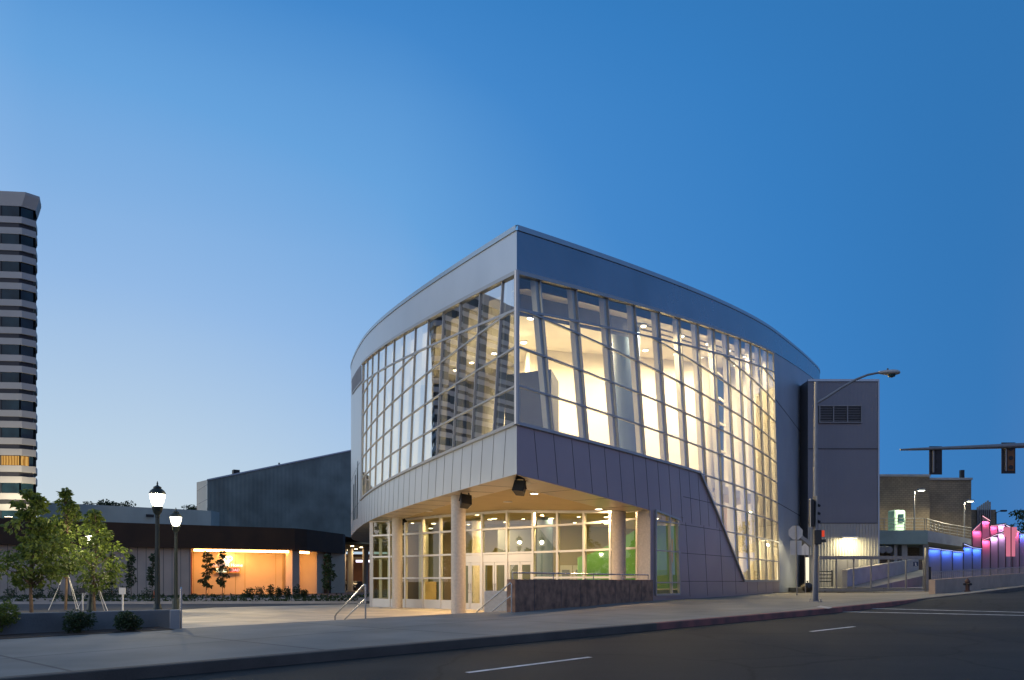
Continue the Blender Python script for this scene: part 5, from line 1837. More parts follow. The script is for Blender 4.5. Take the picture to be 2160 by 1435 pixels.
# trees far behind the low roof
for k_, (x, y0_, w, h) in enumerate(((205, 1064, 33, 15), (231, 1066, 22, 10), (263, 1068, 32, 12), (400, 1076, 30, 11), (425, 1077, 18, 9))):
    Y = 150; rr = random.Random(200 + k_)
    X = gx_(x, Y); zt_ = px(x, y0_ - h, Y).z
    t = thing('distant_tree', ['dark distant treetop above the grey roof nearest the tower', 'small dark treetop in the middle of the three by the tower', 'wide dark treetop furthest right of the three by the tower', 'dark treetop behind the lamp, left of the slate hall', 'small dark treetop right against the slate hall'][k_], 'tree', (X, Y, 0), 'distant trees behind the low building')
    MB().tube([(X, Y, 0), (X, Y, zt_ - 1.5)], [0.35, 0.15], 8).build('trunk', M['bark'], t)
    b = MB()
    for i in range(9):
        leaves(b, (X + rr.uniform(-.5, .5) * w * Y / F, Y + rr.uniform(-1, 1), zt_ - rr.uniform(.5, 2.8)), (0.9, 0.9, 0.8), 80, 0.4, rr)
    b.build('crown', M['leafdk'], t, fix=False)

# ------------------------------------------------------------------ right side: profiled block with louver
BY = 55.0
B0, B1 = px(1704, 803, BY), px(1852.5, 803, BY)
BL = thing('stair_block', 'square grey metal block with a louvre joined to the right of the drum', 'building', (B0.x, BY, 0))
MB().box(((B0.x + B1.x) / 2, BY + 6, (B0.z + 1.2) / 2), (B1.x - B0.x, 12, B0.z - 1.2)).build('core', M['blockm'], BL)
zlo, zmid, zj, ztp = E - 0.45, px(1780, 1104, BY).z, px(1780, 947, BY).z, B0.z
# profiled front: upper flat with fine ribs, lower strongly ribbed
def ribs(x0, x1, z0, z1, period, depth, y):
    b = MB(); n = int((x1 - x0) / period)
    prof = []
    for i in range(n):
        a = x0 + i * (x1 - x0) / n; p_ = (x1 - x0) / n
        prof += [(a, y), (a + p_ * .5, y), (a + p_ * .6, y - depth), (a + p_ * .9, y - depth)]
    prof.append((x1, y))
    for (a, c), (d_, e_) in zip(prof, prof[1:]): b.quad((a, c, z0), (d_, e_, z0), (d_, e_, z1), (a, c, z1))
    return b
ribs(B0.x, B1.x, zj, ztp, 0.30, 0.004, BY - 0.02).build('cladding', M['blockm'], BL)
ribs(B0.x, B1.x, zmid, zj, 0.30, 0.004, BY - 0.02).build('cladding', M['blockm'], BL)
ribs(B0.x, B1.x, zlo - 0.6, zmid, 0.21, 0.05, BY - 0.02).build('cladding', srf('lower profiled sheet', (0.40, 0.39, 0.36), 0.5, 0.2, 0.05, 0.5), BL)
b = MB()
for z in (zj, zmid): b.box(((B0.x + B1.x) / 2, BY - 0.05, z), (B1.x - B0.x, 0.05, 0.05))
b.build('joint', M['joint'], BL)
MB().box(((B0.x + B1.x) / 2, BY - 0.05, ztp), (B1.x - B0.x + 0.06, 0.12, 0.16)).build('coping', M['coping'], BL)
MB().box((B1.x, BY - 0.03, (ztp + zlo) / 2), (0.1, 0.12, ztp - zlo)).build('corner_trim', M['coping'], BL)
l0, l1 = px(1727, 892, BY), px(1815, 857, BY)
lv = MB().box(((l0.x + l1.x) / 2, BY - 0.06, (l0.z + l1.z) / 2), (l1.x - l0.x, 0.06, l1.z - l0.z)).build('louvre', M['black'], BL)
b = MB()
for i in range(10):
    z = l0.z + (l1.z - l0.z) * (i + 0.5) / 10
    b.add([(l0.x, BY - 0.10, z - 0.03), (l1.x, BY - 0.10, z - 0.03), (l1.x, BY - 0.16, z - 0.06), (l0.x, BY - 0.16, z - 0.06), (l0.x, BY - 0.10, z - 0.01), (l1.x, BY - 0.10, z - 0.01), (l1.x, BY - 0.16, z - 0.04), (l0.x, BY - 0.16, z - 0.04)], ((0, 1, 2, 3), (7, 6, 5, 4), (3, 2, 6, 7)))
for f in (0.0, .333, .666, 1.0): b.box((l0.x + (l1.x - l0.x) * f, BY - 0.13, (l0.z + l1.z) / 2), (0.07, 0.12, l1.z - l0.z))
for z in (l0.z, l1.z): b.box(((l0.x + l1.x) / 2, BY - 0.13, z), (l1.x - l0.x + 0.1, 0.13, 0.08))
b.build('slat', M['galv'], lv)
d0, d1 = px(1764, 1236, BY), px(1808, 1177, BY)
dr = MB().box(((d0.x + d1.x) / 2, BY - 0.11, (d0.z + d1.z) / 2 - 0.1), (d1.x - d0.x, 0.06, d1.z - d0.z + 0.2)).build('door', M['blockm'], BL)
MB().box(((d0.x + d1.x) / 2, BY - 0.15, (d0.z + d1.z) / 2 - 0.1), (0.02, 0.02, d1.z - d0.z)).build('door_joint', M['joint'], dr)
wp_ = px(1789, 1134, BY)
wl2 = MB().box((wp_.x, BY - 0.22, wp_.z), (1.1, 0.3, 0.14)).build('wall_lamp', M['white'], BL)
MB().box((wp_.x, BY - 0.22, wp_.z - 0.085), (1.0, 0.24, 0.02)).build('lamp', emit('wall lamp', (1.0, 0.88, 0.55), 4), wl2)
area('wall_light', (wp_.x, BY - 1.0, wp_.z - 0.14), 210, (1.0, 0.84, 0.46), 1.0, 0.3, (0, 0.2, -1))

# yard slab in front of the block so that the ground meets it
b = MB()
p0, p1 = px(1690, 1240, 46), px(1955, 1240, 46)
b.prism([(18.2, 47.5), (38, 47.5), (38, 64), (20.5, 64)], -0.4, E - 0.42)
tag(b.build('yard', M['walk']), kind='structure')

# gate
GY = 44.6
gA, gB = px(1727, 1172, GY), px(1948, 1176, GY)
gt = thing('sliding_gate', 'long sliding steel gate with a wide top beam closing the driveway', 'gate', (gA.x, GY, E - 0.6))
zgb = E - 0.62
b = MB()
b.box(((gA.x + gB.x) / 2, GY, gB.z - 0.02), (gB.x - gA.x, 0.14, 0.2))
b.box(((gA.x + gB.x) / 2, GY, zgb + 0.12), (gB.x - gA.x, 0.10, 0.10))
b.build('rail', M['galv'], gt)
b = MB()
for i in range(7):
    X = gA.x + (gB.x - gA.x) * i / 6
    MB().box((X, GY, (zgb + gB.z) / 2), (0.06, 0.07, gB.z - zgb - 0.2)).build('upright', M['galv'], gt)
b = MB()
for i in range(90):
    X = gA.x + (gB.x - gA.x) * i / 90; b.box((X, GY + 0.02, (zgb + gB.z) / 2), (0.006, 0.006, gB.z - zgb - 0.2))
b.build('mesh_wire', M['galv'], gt)
p = px(1931, 1190, GY - 0.06); MB().box((p.x, GY - 0.08, p.z), (0.3, 0.02, 0.26)).build('sign_plate', srf('navy', (0.02, 0.04, 0.10), 0.5), gt)
b = MB(); b.box((p.x, GY - 0.094, p.z - 0.01), (0.05, 0.006, 0.14)); b.box((p.x + 0.01, GY - 0.094, p.z - 0.08), (0.10, 0.006, 0.03)); b.box((p.x - 0.02, GY - 0.094, p.z + 0.06), (0.07, 0.006, 0.03)); b.build('symbol', M['white'], gt)
for (x, w, m_) in ((1953.5, 0.16, 'galv'), (1959.5, 0.12, 'dark')):
    a, c_ = px(x, 1156 if m_ == 'galv' else 1196, GY), px(x, 1252, GY)
    MB().box((a.x, GY - 0.05, (a.z + c_.z) / 2 - 0.1), (w, 0.16, a.z - c_.z + 0.2)).build('post', M[m_], gt)
# slatted barrier behind the pole
b0 = px(1726, 1231, 49); b1 = px(1755, 1203, 49)
bt = thing('slatted_barrier', 'small barrier of four horizontal slats behind the signal pole', 'barrier', (b0.x, 49, E - .42))
for i in range(4):
    z = b0.z + (b1.z - b0.z) * (i + 0.6) / 4
    MB().box(((b0.x + b1.x) / 2, 49, z), (b1.x - b0.x, 0.06, 0.06)).build('slat', M['dark'], bt)
for X in (b0.x, b1.x): MB().box((X, 49, (b0.z + b1.z) / 2 - 0.1), (0.08, 0.08, b1.z - b0.z + 0.2)).build('post', M['dark'], bt)

# ramp and its side wall
r0t, r1t = px(1787, 1204, 48.5), px(1938, 1180, 60)
r0b, r1b = px(1787, 1238, 48.5), px(1938, 1202, 60)
RW = thing('ramp_wall', 'grey concrete side wall of the ramp rising to the right', 'wall', (r0t.x, r0t.y, E - .42))
MB().extrude([r0b - Vector((0, 0, .6)), r1b - Vector((0, 0, 1.5)), r1t, r0t], (-0.25, 0.2, 0)).build('wall', M['concrete'], RW)
MB().extrude([r0t + Vector((0, -0.01, 0)), r1t + Vector((0, -0.01, 0)), r1t + Vector((-0.27, 0.22, 0)), r0t + Vector((-0.27, 0.22, 0))], (0, 0, 0.06)).build('coping', M['column'], RW)
f0, f1 = px(1835, 1240, 47.6), px(1985, 1206, 58)
tag(MB().add([r0b, r1b, f1, f0, r0b - Vector((0, 0, 2)), r1b - Vector((0, 0, 2)), f1 - Vector((0, 0, 2)), f0 - Vector((0, 0, 2))], ((0, 1, 2, 3), (0, 3, 7, 4), (3, 2, 6, 7), (2, 1, 5, 6), (1, 0, 4, 5))).build('ramp', M['walk']), kind='structure')

# block building with deck
CBd = thing('block_building', 'brown concrete block building in two steps behind the deck', 'building', (34, 75, 0))
c0, c1, c2 = px(1840, 1005, 74), px(1961, 1005, 74), px(2049, 1012, 76.5)
MB().box(((c0.x + c1.x) / 2, 80, c0.z / 2), (c1.x - c0.x, 12, c0.z)).build('wall', M['cmu'], CBd)
MB().box(((c1.x + c2.x) / 2 + 0.05, 82.6, c2.z / 2), (c2.x - c1.x, 12, c2.z)).build('wall', M['cmu'], CBd)
MB().box(((c0.x + c1.x) / 2, 79.95, c0.z + 0.08), (c1.x - c0.x + 0.1, 12.1, 0.22)).build('coping', M['concrete'], CBd)
MB().box(((c1.x + c2.x) / 2 + 0.1, 82.5, c2.z + 0.08), (c2.x - c1.x, 12.1, 0.22)).build('coping', M['concrete'], CBd)
p = px(2029, 1006, 80); MB().box((p.x, 80, p.z), (0.35, 0.35, 1.4)).build('roof_vent', M['dark'], CBd)
# screen stack behind
s0, s1 = px(2062, 1075, 84), px(2088, 1056, 84)
sk = thing('pipe_screen', 'dark screen of upright pipes behind the block building', 'screen', (s0.x, 84, 0))
b = MB()
for i in range(7): b.box((s0.x + (s1.x - s0.x) * i / 6, 84, s1.z / 2 - 0.15 * abs(i - 5)), (0.09, 0.2, s1.z))
b.build('pipe', M['galv'], sk)
MB().box(((s0.x + s1.x) / 2, 84.4, s0.z / 2), (s1.x - s0.x + 1.6, 0.4, s0.z)).build('backing', M['cmu'], sk)
DK = thing('deck', 'raised concrete deck with steel railings above the dark bays', 'deck', (34, 68, 0))
e0, e1, e2 = px(1848, 1119, 66), px(1957, 1119, 66), px(2052, 1138, 70)
zd = e0.z
MB().prism([(e0.x - 3, 66), (e1.x, 66), (e1.x + 1.5, 74.2), (e0.x - 3, 74.2)], zd - 1.2, zd).build('slab', srf('deck concrete', (0.30, 0.36, 0.31), 0.85, 0, 0.12, 0.8), DK)  # green light on the deck put into its base colour
MB().add([(e1.x, 66, zd), (e2.x, 70, e2.z), (e2.x + 1, 76, e2.z), (e1.x, 74, zd), (e1.x, 66, zd - 1.0), (e2.x, 70, e2.z - 0.8), (e2.x + 1, 76, e2.z - 0.8), (e1.x, 74, zd - 1.0)], ((0, 1, 2, 3), (0, 4, 5, 1), (1, 5, 6, 2), (4, 7, 6, 5))).build('walkway', M['concrete'], DK)
b = MB()
for x in (1893, 1912, 1957): q = px(x, 1150, 66.6); b.box((q.x, 67.2, zd / 2 - 0.3), (0.5 if x != 1893 else 0.3, 0.6, zd - 0.6))
b.build('support', M['concrete'], DK)
MB().box(((e0.x + e1.x) / 2, 73.4, 1.8), (e1.x - e0.x + 6, 0.3, 3.6)).build('bay_wall', srf('bay wall', (0.08, 0.05, 0.04), 0.8), DK)
for x in (1862, 1876):
    q = px(x, 1160, 65.0); MB().tube([(q.x, 65.0, q.z), (q.x - 0.1, 67.5, q.z + 0.25)], 0.30, 14).build('duct', M['galv'], DK, smooth=True)
MB().box((px(1930, 1175, 66.4).x, 66.4, 2.0), (2.6, 0.2, 2.4)).build('bay_door', srf('brown door', (0.10, 0.055, 0.035), 0.7), DK)
def rail_line(pts, h, n_rails, parent, r_=0.025, posts=6):
    b = MB()
    for k in range(n_rails):
        z = h * (1 - k / n_rails)
        b.tube([(p.x, p.y, p.z + z) for p in pts], r_ if k == 0 else r_ * .7, 6)
    for p, q in zip(pts, pts[1:]):
        for i in range(posts):
            c_ = p.lerp(q, i / posts); b.tube([(c_.x, c_.y, c_.z - 0.1), (c_.x, c_.y, c_.z + h)], r_, 6)
    c_ = pts[-1]; b.tube([(c_.x, c_.y, c_.z - 0.1), (c_.x, c_.y, c_.z + h)], r_, 6)
    b.build('railing', M['galv'], parent, smooth=True)
rail_line([Vector((e0.x - 1, 66.1, zd)), Vector((px(1950, 0, 66.1).x, 66.1, zd))], 1.05, 4, DK, 0.03)
rail_line([Vector((e1.x + 0.05, 66.3, zd)), Vector((e1.x + 2.2, 67.6, zd - 0.3)), Vector((e2.x - 0.05, 70.1, e2.z))], 1.05, 4, DK, 0.03, 4)
# booth on the deck
q0, q1 = px(1884, 1117, 69), px(1910, 1076, 69)
BT = thing('booth', 'small pale green booth with a dark window on the deck', 'booth', ((q0.x + q1.x) / 2, 69, zd))
MB().cbox(((q0.x + q1.x) / 2, 69.5, (zd + q1.z) / 2), (q1.x - q0.x, 1.0, q1.z - zd), R(12), 0.08).build('cabin', srf('booth green', (0.42, 0.62, 0.50), 0.6), BT)
MB().box(((q0.x + q1.x) / 2 + 0.12, 68.92, q1.z - 0.75), (0.55, 0.04, 0.75), R(12)).build('window', M['tglass'], BT)
# area lamps on poles
def pole_lamp(label, x, yb, yt, Y, arm, lit, power=100, z0=None):
    a, c_ = px(x, yb, Y), px(x, yt, Y)
    t = thing('pole_lamp', label, 'street lamp', (a.x, Y, a.z), 'pole lamps around the deck')
    MB().tube([a, c_], [0.075, 0.055], 8).build('pole', M['galv'] if lit else M['dark'], t, smooth=True)
    MB().tube([c_ + Vector((0, 0, -0.1)), c_ + Vector((arm * .5, 0, 0.08)), c_ + Vector((arm * .8, 0, 0.08))], 0.035, 6).build('arm', M['galv'] if lit else M['dark'], t, smooth=True)
    MB().cbox((c_.x + arm, Y, c_.z + 0.12), (0.6, 0.34, 0.16), 0, 0.04).build('head', M['galv'] if lit else M['dark'], t)
    MB().box((c_.x + arm, Y, c_.z + 0.03), (0.46, 0.24, 0.03)).build('lamp', emit('pole lamp glow', (0.95, 1.0, 0.78), 14) if lit else M['dark'], t)
    if lit: area('pole_light', (c_.x + arm, Y, c_.z - 0.02), power, (1.0, 0.92, 0.62), 0.4)
pole_lamp('lit lamp on a straight pole behind the deck railing', 1928.5, 1119, 1036, 66.8, 0.62, True, 650)
pole_lamp('lit lamp on a pole at the right end of the deck', 2034, 1138, 1059, 69.5, 0.55, True, 650)
pole_lamp('unlit dark pole lamp against the sky far right', 2101, 1150, 1080, 80, 0.8, False)

# wall of light panels
LPW = thing('light_panel_wall', 'wall of tall panels lit blue and pink from their tops', 'wall', (px(2060, 1240, 50).x, 50, E - 0.5))
PANELS = [(1957, 1984, 1155, 1158, 1252, 48.0, 'b'), (1984, 2008, 1159, 1161, 1246, 48.4, 'b'), (2008, 2031, 1162, 1164, 1242, 48.8, 'b'), (2031, 2050, 1147, 1154, 1240, 49.2, 'b'), (2050, 2069.5, 1155, 1157, 1235, 49.6, 'b'),
          (2050, 2070, 1119, 1100, 1157, 51.5, 'p'), (2070, 2087, 1088, 1098, 1140, 51.5, 'p'), (2070, 2088, 1139, 1133, 1225, 50.2, 'p'), (2087.5, 2104, 1109, 1107, 1133, 51.8, 'p'), (2088, 2104.5, 1132, 1126, 1222, 50.6, 'w'),
          (2104, 2120, 1107, 1105, 1126, 52.0, 'w'), (2104.5, 2120, 1126, 1122, 1220, 51.0, 'w'), (2120, 2135, 1108, 1114, 1219, 51.2, 'w'), (2135, 2149, 1116, 1122, 1216, 51.4, 'p'), (2149, 2166, 1126, 1127, 1214, 51.6, 'b'), (2166, 2184, 1126, 1127, 1214, 51.8, 'b')]
PC = dict(b=(0.05, 0.16, 1.0), p=(1.0, 0.10, 0.30), w=(0.80, 0.42, 0.85))
pm = srf('panel face', (0.19, 0.18, 0.19), 0.55, 0.1, 0.06, 1.0)
em_ = {k_: emit('led ' + k_, tuple(0.45 + 0.55 * c for c in PC[k_]), 1.7) for k_ in PC}
for (x0, x1, y0_, y1_, yb_, Y, ck) in PANELS:
    A, B_ = px(x0, y0_, Y), px(x1, y1_, Y)
    zb2 = px(x0, yb_, Y).z - 0.3
    pn_ = MB().extrude([(A.x, Y, zb2), (B_.x, Y, zb2), (B_.x, Y, B_.z), (A.x, Y, A.z)], (0, 0.06, 0)).build('panel', pm, LPW)
    b = MB()
    for X, z in ((A.x + 0.012, A.z),): b.box((X, Y - 0.03, (zb2 + z) / 2), (0.024, 0.07, z - zb2))
    b.extrude([(A.x, Y - 0.16, A.z), (B_.x, Y - 0.16, B_.z), (B_.x, Y + 0.05, B_.z), (A.x, Y + 0.05, A.z)], (0, 0, 0.05))
    b.build('frame', M['dark'], pn_)
    MB().extrude([(A.x + 0.03, Y - 0.13, A.z - 0.04), (B_.x - 0.02, Y - 0.13, B_.z - 0.04), (B_.x - 0.02, Y - 0.07, B_.z - 0.04), (A.x + 0.03, Y - 0.07, A.z - 0.04)], (0, 0, 0.02)).build('led_strip', em_[ck], pn_)
    area('panel_light', ((A.x + B_.x) / 2, Y - 0.17, min(A.z, B_.z) - 0.06), 26.0 if ck != 'b' else 26.0, PC[ck], (B_.x - A.x) * 0.8, 0.08, (0, 0.16, -1))
# T shaped pink sign
TSg = thing('pink_sign', 'flat pink T shaped sign standing in front of the light panels', 'sign', (px(2130, 1200, 44).x, 44, E))
tq = [(2119, 1112), (2145, 1112), (2145, 1133), (2141.5, 1133), (2141.5, 1174), (2124, 1174), (2124, 1133), (2119, 1133)]
pink = emit('pink translucent', (0.85, 0.24, 0.36), 0.75)
MB().extrude([px(x, y, 44) for x, y in tq], (0, 0.08, 0)).build('face', pink, TSg)
q = px(2132, 1112, 44); q2 = px(2132, 1240, 44)
MB().box((q.x, 43.97, (q.z + q2.z) / 2), (0.035, 0.04, q.z - q2.z)).build('post', M['dark'], TSg)

# roadside wall with mesh
w0, w1 = Vector((0, 0, 0)), Vector((0, 0, 0))
w0 = px(1972.5, 1254, 32.6); w1 = px(2175, 1231, 44.5)
RWl = thing('roadside_wall', 'tan concrete roadside wall topped with wire mesh', 'wall', (w0.x, w0.y, w0.z))
dW = Vector((w1.x - w0.x, w1.y - w0.y, 0)).normalized(); nWl = Vector((-dW.y, dW.x, 0)) * 0.25
zc0, zc1 = px(1972.5, 1223, 32.6).z, px(2175, 1208, 44.5).z
MB().add([w0 - Vector((0, 0, .3)), w1 - Vector((0, 0, .3)), w1 + nWl - Vector((0, 0, .3)), w0 + nWl - Vector((0, 0, .3)),
          (w0.x, w0.y, zc0), (w1.x, w1.y, zc1), (w1.x + nWl.x, w1.y + nWl.y, zc1), (w0.x + nWl.x, w0.y + nWl.y, zc0)],
         ((3, 2, 1, 0), (4, 5, 6, 7), (0, 1, 5, 4), (1, 2, 6, 5), (2, 3, 7, 6), (3, 0, 4, 7))).build('wall', srf('tan concrete', (0.40, 0.30, 0.23), 0.85, 0, 0.12, 1.5, 0.3, 30), RWl)
zm0, zm1 = px(1972.5, 1207, 32.6).z, px(2175, 1195.5, 44.5).z
b = MB()
m0, m1 = Vector((w0.x, w0.y, zm0)) + nWl * .5, Vector((w1.x, w1.y, zm1)) + nWl * .5
b.bar(m0, m1, 0.04, 0.04, nWl)
for i in range(60):
    f = i / 60
    c_, e_ = m0.lerp(m1, f), Vector((w0.x, w0.y, zc0)).lerp(Vector((w1.x, w1.y, zc1)), f) + nWl * .5
    b.bar(c_, e_, 0.018 if i % 10 else 0.05, 0.018, nWl)
for k_ in range(1, 5):
    c_ = m0.lerp(Vector((w0.x, w0.y, zc0)) + nWl * .5, k_ / 5); e_ = m1.lerp(Vector((w1.x, w1.y, zc1)) + nWl * .5, k_ / 5); b.bar(c_, e_, 0.012, 0.012, nWl)
b.build('mesh', M['galv'], RWl)
# hydrant
hp = px(2041, 1245, 33.4); hz = zwalk(*st(hp.x, hp.y))
hp.z = hz
HY = thing('fire_hydrant', 'small fire hydrant in front of the tan roadside wall', 'hydrant', hp)
MB().lathe(hp, [(0.13, 0), (0.13, 0.04), (0.085, 0.06), (0.085, 0.40), (0.11, 0.42), (0.11, 0.45), (0.085, 0.50), (0.04, 0.56), (0.02, 0.60)], 14).build('barrel', srf('hydrant rust', (0.07, 0.03, 0.02), 0.6), HY, smooth=True)
b = MB(); b.tube([hp + Vector((-.17, 0, .33)), hp + Vector((.17, 0, .33))], 0.05, 10); b.tube([hp + Vector((0, 0, .33)), hp + Vector((0.02, -.17, .33))], 0.06, 10); b.build('outlet', M['dark'], HY, smooth=True)
# tree far right
t = thing('tree', 'dark tree cut by the right edge of the photo', 'tree', (px(2172, 1220, 75).x, 75, 0))
tq_ = px(2172, 1110, 75)
MB().tube([(tq_.x, 75, 0), (tq_.x, 75, tq_.z)], [0.3, 0.12], 8).build('trunk', M['bark'], t)
b = MB(); rr = random.Random(77)
for i in range(22): leaves(b, (tq_.x + rr.uniform(-1.4, 1.4), 75 + rr.uniform(-1, 1), tq_.z + rr.uniform(-1.6, 1.3)), (0.6, 0.6, 0.5), 90, 0.24, rr)
b.build('crown', M['leafdk'], t, fix=False)

# ------------------------------------------------------------------ signal pole with street light
SP = hit(1720, 1270, zwalk)
SY = SP.y
def spx(x, y, dY=0): return px(x, y, SY + dY)
SG = thing('signal_pole', 'tall steel pole carrying a street light arm and signal heads at the kerb', 'signal pole', SP)
b = MB()
tpz = spx(1720, 806)
MB().tube([SP, Vector((SP.x + 0.0, SY, E + 3.0)), Vector((SP.x + 0.02, SY, tpz.z))], [0.105, 0.085, 0.055], 14).build('pole', M['galv'], SG, smooth=True)
b.lathe(SP, [(0.24, -0.02), (0.24, 0.03), (0.12, 0.04)], 4)
for a_ in range(4): b.lathe(SP + Vector((0.19 * math.cos(a_ * 1.57 + .78), 0.19 * math.sin(a_ * 1.57 + .78), 0.03)), [(0.025, 0), (0.025, 0.07)], 6)
b.build('base_plate', M['galv'], SG)
armp = [spx(1720, 852), spx(1745, 838), spx(1775, 818), spx(1805, 801), spx(1830, 791), spx(1856, 786)]
MB().tube(armp, [0.055, 0.05, 0.045, 0.042, 0.04, 0.036], 10).build('arm', M['galv'], SG, smooth=True)
lb_ = spx(1876, 786.5)
lum = MB()
sec = [(-0.38, .05, .05), (-0.28, .09, .07), (-.1, .15, .10), (.1, .17, .11), (.25, .15, .10), (.33, .10, .07), (.37, .04, .04)]
vs, fs = [], []
for (dx, ry, rz2) in sec:
    for j in range(12):
        w = j * math.pi / 6; vs.append((lb_.x + dx, SY + ry * math.cos(w), lb_.z + rz2 * math.sin(w) * (1 if math.sin(w) > 0 else .75)))
for i in range(len(sec) - 1):
    for j in range(12): fs.append((i * 12 + j, i * 12 + (j + 1) % 12, i * 12 + 12 + (j + 1) % 12, i * 12 + 12 + j))
fs += [tuple(range(12)), tuple(range(72, 84))]
lo_ = lum.add(vs, fs).build('luminaire', srf('luminaire grey', (0.42, 0.40, 0.37), 0.5, 0.2), SG, smooth=True)
MB().lathe((lb_.x + 0.08, SY, lb_.z - 0.13), [(0.03, -0.04), (0.11, -0.01), (0.135, 0.05)], 14).build('lens', M['tglass'], lo_, smooth=True)
MB().lathe((lb_.x - 0.06, SY, lb_.z + 0.1), [(0.03, 0), (0.03, 0.05)], 8).build('photocell', M['dark'], lo_)
MB().tube([spx(1714, 856.5), spx(1727, 856.5)], 0.02, 6).build('bracket', M['galv'], SG)
s0_, s1_ = spx(1706, 1111), spx(1718, 1055)
sh = MB().cbox(((s0_.x + s1_.x) / 2 - 0.02, SY - 0.02, (s0_.z + s1_.z) / 2), (0.16, 0.30, s1_.z - s0_.z), R(-18), 0.02).build('signal_head', M['black'], SG)
MB().box((s0_.x - 0.02, SY - 0.16, (s0_.z + s1_.z) / 2), (0.02, 0.34, s1_.z - s0_.z + 0.06), R(-14)).build('backplate', M['concrete'], sh)
b = MB()
for f in (0.2, 0.5, 0.8):
    z = s0_.z + (s1_.z - s0_.z) * f; b.tube([(SP.x + 0.07, SY - 0.05, z), (SP.x + 0.14, SY - 0.02, z - 0.02)], 0.05, 8)
b.build('visor', M['black'], sh)
h0, h1 = spx(1713, 1149), spx(1734, 1119)
ph = MB().cbox(((h0.x + h1.x) / 2 - 0.03, SY - 0.15, (h0.z + h1.z) / 2), (0.24, 0.26, h1.z - h0.z), R(-20), 0.02).build('pedestrian_signal', M['black'], SG)
r0_, r1_ = spx(1728, 1133), spx(1736, 1120)
MB().box(((r0_.x + r1_.x) / 2, SY - 0.16, (r0_.z + r1_.z) / 2), (0.10, 0.16, r1_.z - r0_.z), R(-20)).build('red_hand', M['signal_red'], ph)
MB().box((h1.x - 0.02, SY - 0.2, (h0.z + h1.z) / 2 - 0.13), (0.14, 0.2, 0.1), R(-20)).build('visor', M['black'], ph)

# mast arm with two signals from the right
MY = 37.0
MA = thing('mast_arm_signal', 'horizontal mast arm with two hanging traffic signals seen from behind', 'traffic signal', (px(2190, 1200, MY).x, MY + 1.5, E - 0.3))
m0, m1 = px(1899, 949, MY), px(2200, 938.5, MY + 1.5)
MB().tube([m0 + Vector((0, 0, 0)), m0.lerp(m1, .1), m1], [0.045, 0.065, 0.15], 12).build('arm', M['galv'], MA, smooth=True)
MB().tube([(m1.x, m1.y, E - 0.5), (m1.x, m1.y, m1.z + 0.4)], [0.2, 0.14], 14).build('pole', M['galv'], MA, smooth=True)
for (x0, x1, y0_, y1_) in ((1965, 1992.5, 940, 1000), (2118, 2148, 932, 998)):
    f = (x0 - 1899) / 300; Y = MY + 1.5 * f - 0.05
    a, c_ = px(x0, y1_, Y), px(x1, y0_, Y)
    cx_, cz_ = (a.x + c_.x) / 2, (a.z + c_.z) / 2
    w, h = c_.x - a.x, c_.z - a.z
    h_ = MB().cbox((cx_, Y + 0.22, cz_), (w, 0.025, h), 0, 0.01).build('backplate', M['black'], MA)
    MB().cbox((cx_ + 0.02, Y + 0.36, cz_), (w * .55, 0.26, h * .92), 0, 0.03).build('signal_head', M['black'], h_)
    MB().box((cx_ - w * .22, Y + 0.17, cz_ - 0.05), (0.07, 0.06, h * .78)).build('bracket', M['galv'], h_)
    MB().box((cx_ + w * .16, Y + 0.2, cz_ - 0.02), (w * .45, 0.03, h * .8)).build('rear_door', M['dark'] if x0 < 2000 else srf('rusty amber', (0.16, 0.07, 0.025), 0.6), h_)
    for f_ in (-.3, 0, .3): MB().tube([(cx_ + w * .14, Y + 0.16, cz_ + h * f_), (cx_ + w * .14, Y + 0.20, cz_ + h * f_)], w * .16, 10).build('lens_back', M['black'], h_)

# stop sign seen from behind, with plates and the small things by it
PS = hit(1681, 1256, zwalk)
SS = thing('stop_sign', 'grey back of an octagonal sign above a square plate on a thin post', 'road sign', PS)
YS = PS.y
o_ = px(1678.5, 1124, YS)
rad = 15.8 / F * YS
MB().extrude([(o_.x + rad * math.cos(R(22.5 + 45 * i)), YS, o_.z + rad * math.sin(R(22.5 + 45 * i))) for i in range(8)], (0, 0.012, 0)).build('octagon', M['signback'], SS)
a, c_ = px(1667, 1171, YS), px(1691, 1140.5, YS)
MB().box(((a.x + c_.x) / 2, YS, (a.z + c_.z) / 2), (c_.x - a.x, 0.012, c_.z - a.z)).build('plate', M['signback'], SS)
MB().tube([PS - Vector((0, 0, .05)), Vector((o_.x + 0.02, YS - 0.03, o_.z + rad))], 0.032, 8).build('post', M['galv'], SS)
ps2 = hit(1699, 1252, zwalk)
S2 = thing('road_sign', 'pale sign plate on a short post behind the octagonal sign', 'road sign', ps2)
a, c_ = px(1690, 1171, ps2.y), px(1706, 1150, ps2.y)
MB().extrude([(a.x, ps2.y, a.z), (c_.x, ps2.y, a.z), (c_.x, ps2.y, c_.z - .1), ((a.x + c_.x) / 2, ps2.y, c_.z + 0.1), (a.x, ps2.y, c_.z - .1)], (0, 0.012, 0)).build('plate', M['white'], S2)
MB().tube([ps2, Vector(((a.x + c_.x) / 2, ps2.y + 0.03, c_.z))], 0.03, 8).build('post', M['galv'], S2)
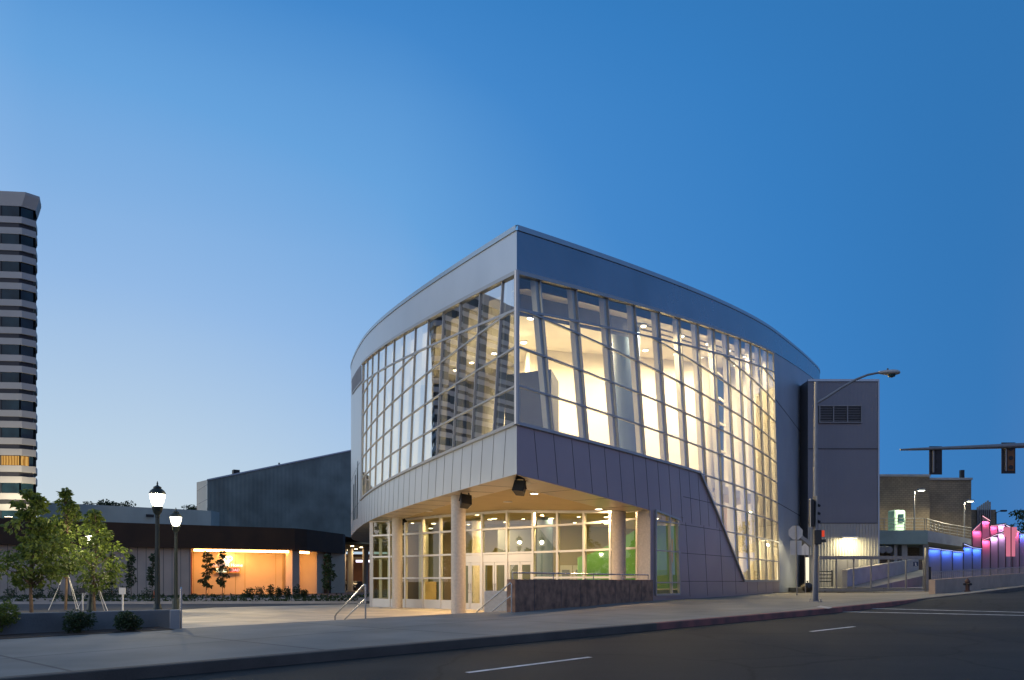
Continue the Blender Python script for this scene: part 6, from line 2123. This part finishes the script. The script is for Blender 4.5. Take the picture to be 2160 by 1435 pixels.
bn = hit(1703, 1251, zwalk)
TBn = thing('rubbish_bag', 'black rubbish bag slumped behind the sign posts', 'rubbish bag', bn)
b = MB()
rr = random.Random(4)
vs, fs = [], []
for i in range(7):
    for j in range(14):
        w = j * 2 * math.pi / 14; f = i / 6
        r_ = 0.34 * math.sin(max(0.12, f) * math.pi * .93) * (1 + .14 * math.sin(j * 2.3 + i)) + 0.03
        vs.append((bn.x + r_ * math.cos(w), bn.y + r_ * math.sin(w) * .8, bn.z + f * 0.6 + 0.02 * math.sin(j * 3)))
for i in range(6):
    for j in range(14): fs.append((i * 14 + j, i * 14 + (j + 1) % 14, i * 14 + 14 + (j + 1) % 14, i * 14 + 14 + j))
fs += [tuple(range(13, -1, -1)), tuple(range(84, 98))]
b.add(vs, fs).build('sack', M['black'], TBn, smooth=True)
MB().lathe((bn.x, bn.y, bn.z + 0.58), [(0.05, 0), (0.03, 0.06), (0.09, 0.14)], 8).build('knot', M['black'], TBn)
# service door of the drum, lit, behind the pole
dA, dB = px(1698, 1236, 52.5), px(1706, 1176, 52.5)
LT = thing('lit_doorway', 'narrow lit doorway with a small canopy in the corner of the drum', 'doorway', ((dA.x + dB.x) / 2, 52.5, E - .4))
MB().box(((dA.x + dB.x) / 2, 52.5, (dA.z + dB.z) / 2), (dB.x - dA.x, 0.1, dB.z - dA.z)).build('opening', emit('lit doorway', (1.0, 0.9, 0.65), 1.2), LT)
MB().box(((dA.x + dB.x) / 2 + 0.45, 52.5, (dA.z + dB.z) / 2), (0.35, 0.2, dB.z - dA.z + .3)).build('jamb', M['blockm'], LT)
k0, k1 = px(1686, 1125, 52), px(1712, 1152, 52)
MB().extrude([(k0.x, 52, k0.z), (k1.x, 52, k1.z + 0.25), (k1.x, 52, k1.z - .05), (k0.x, 52, k0.z - .28)], (0, 1.2, 0)).build('canopy', M['concrete'], LT)
area('doorway_light', ((dA.x + dB.x) / 2, 50.8, dB.z + 0.9), 190, (1.0, 0.84, 0.5), 0.4, None, (0.35, -0.55, -1))
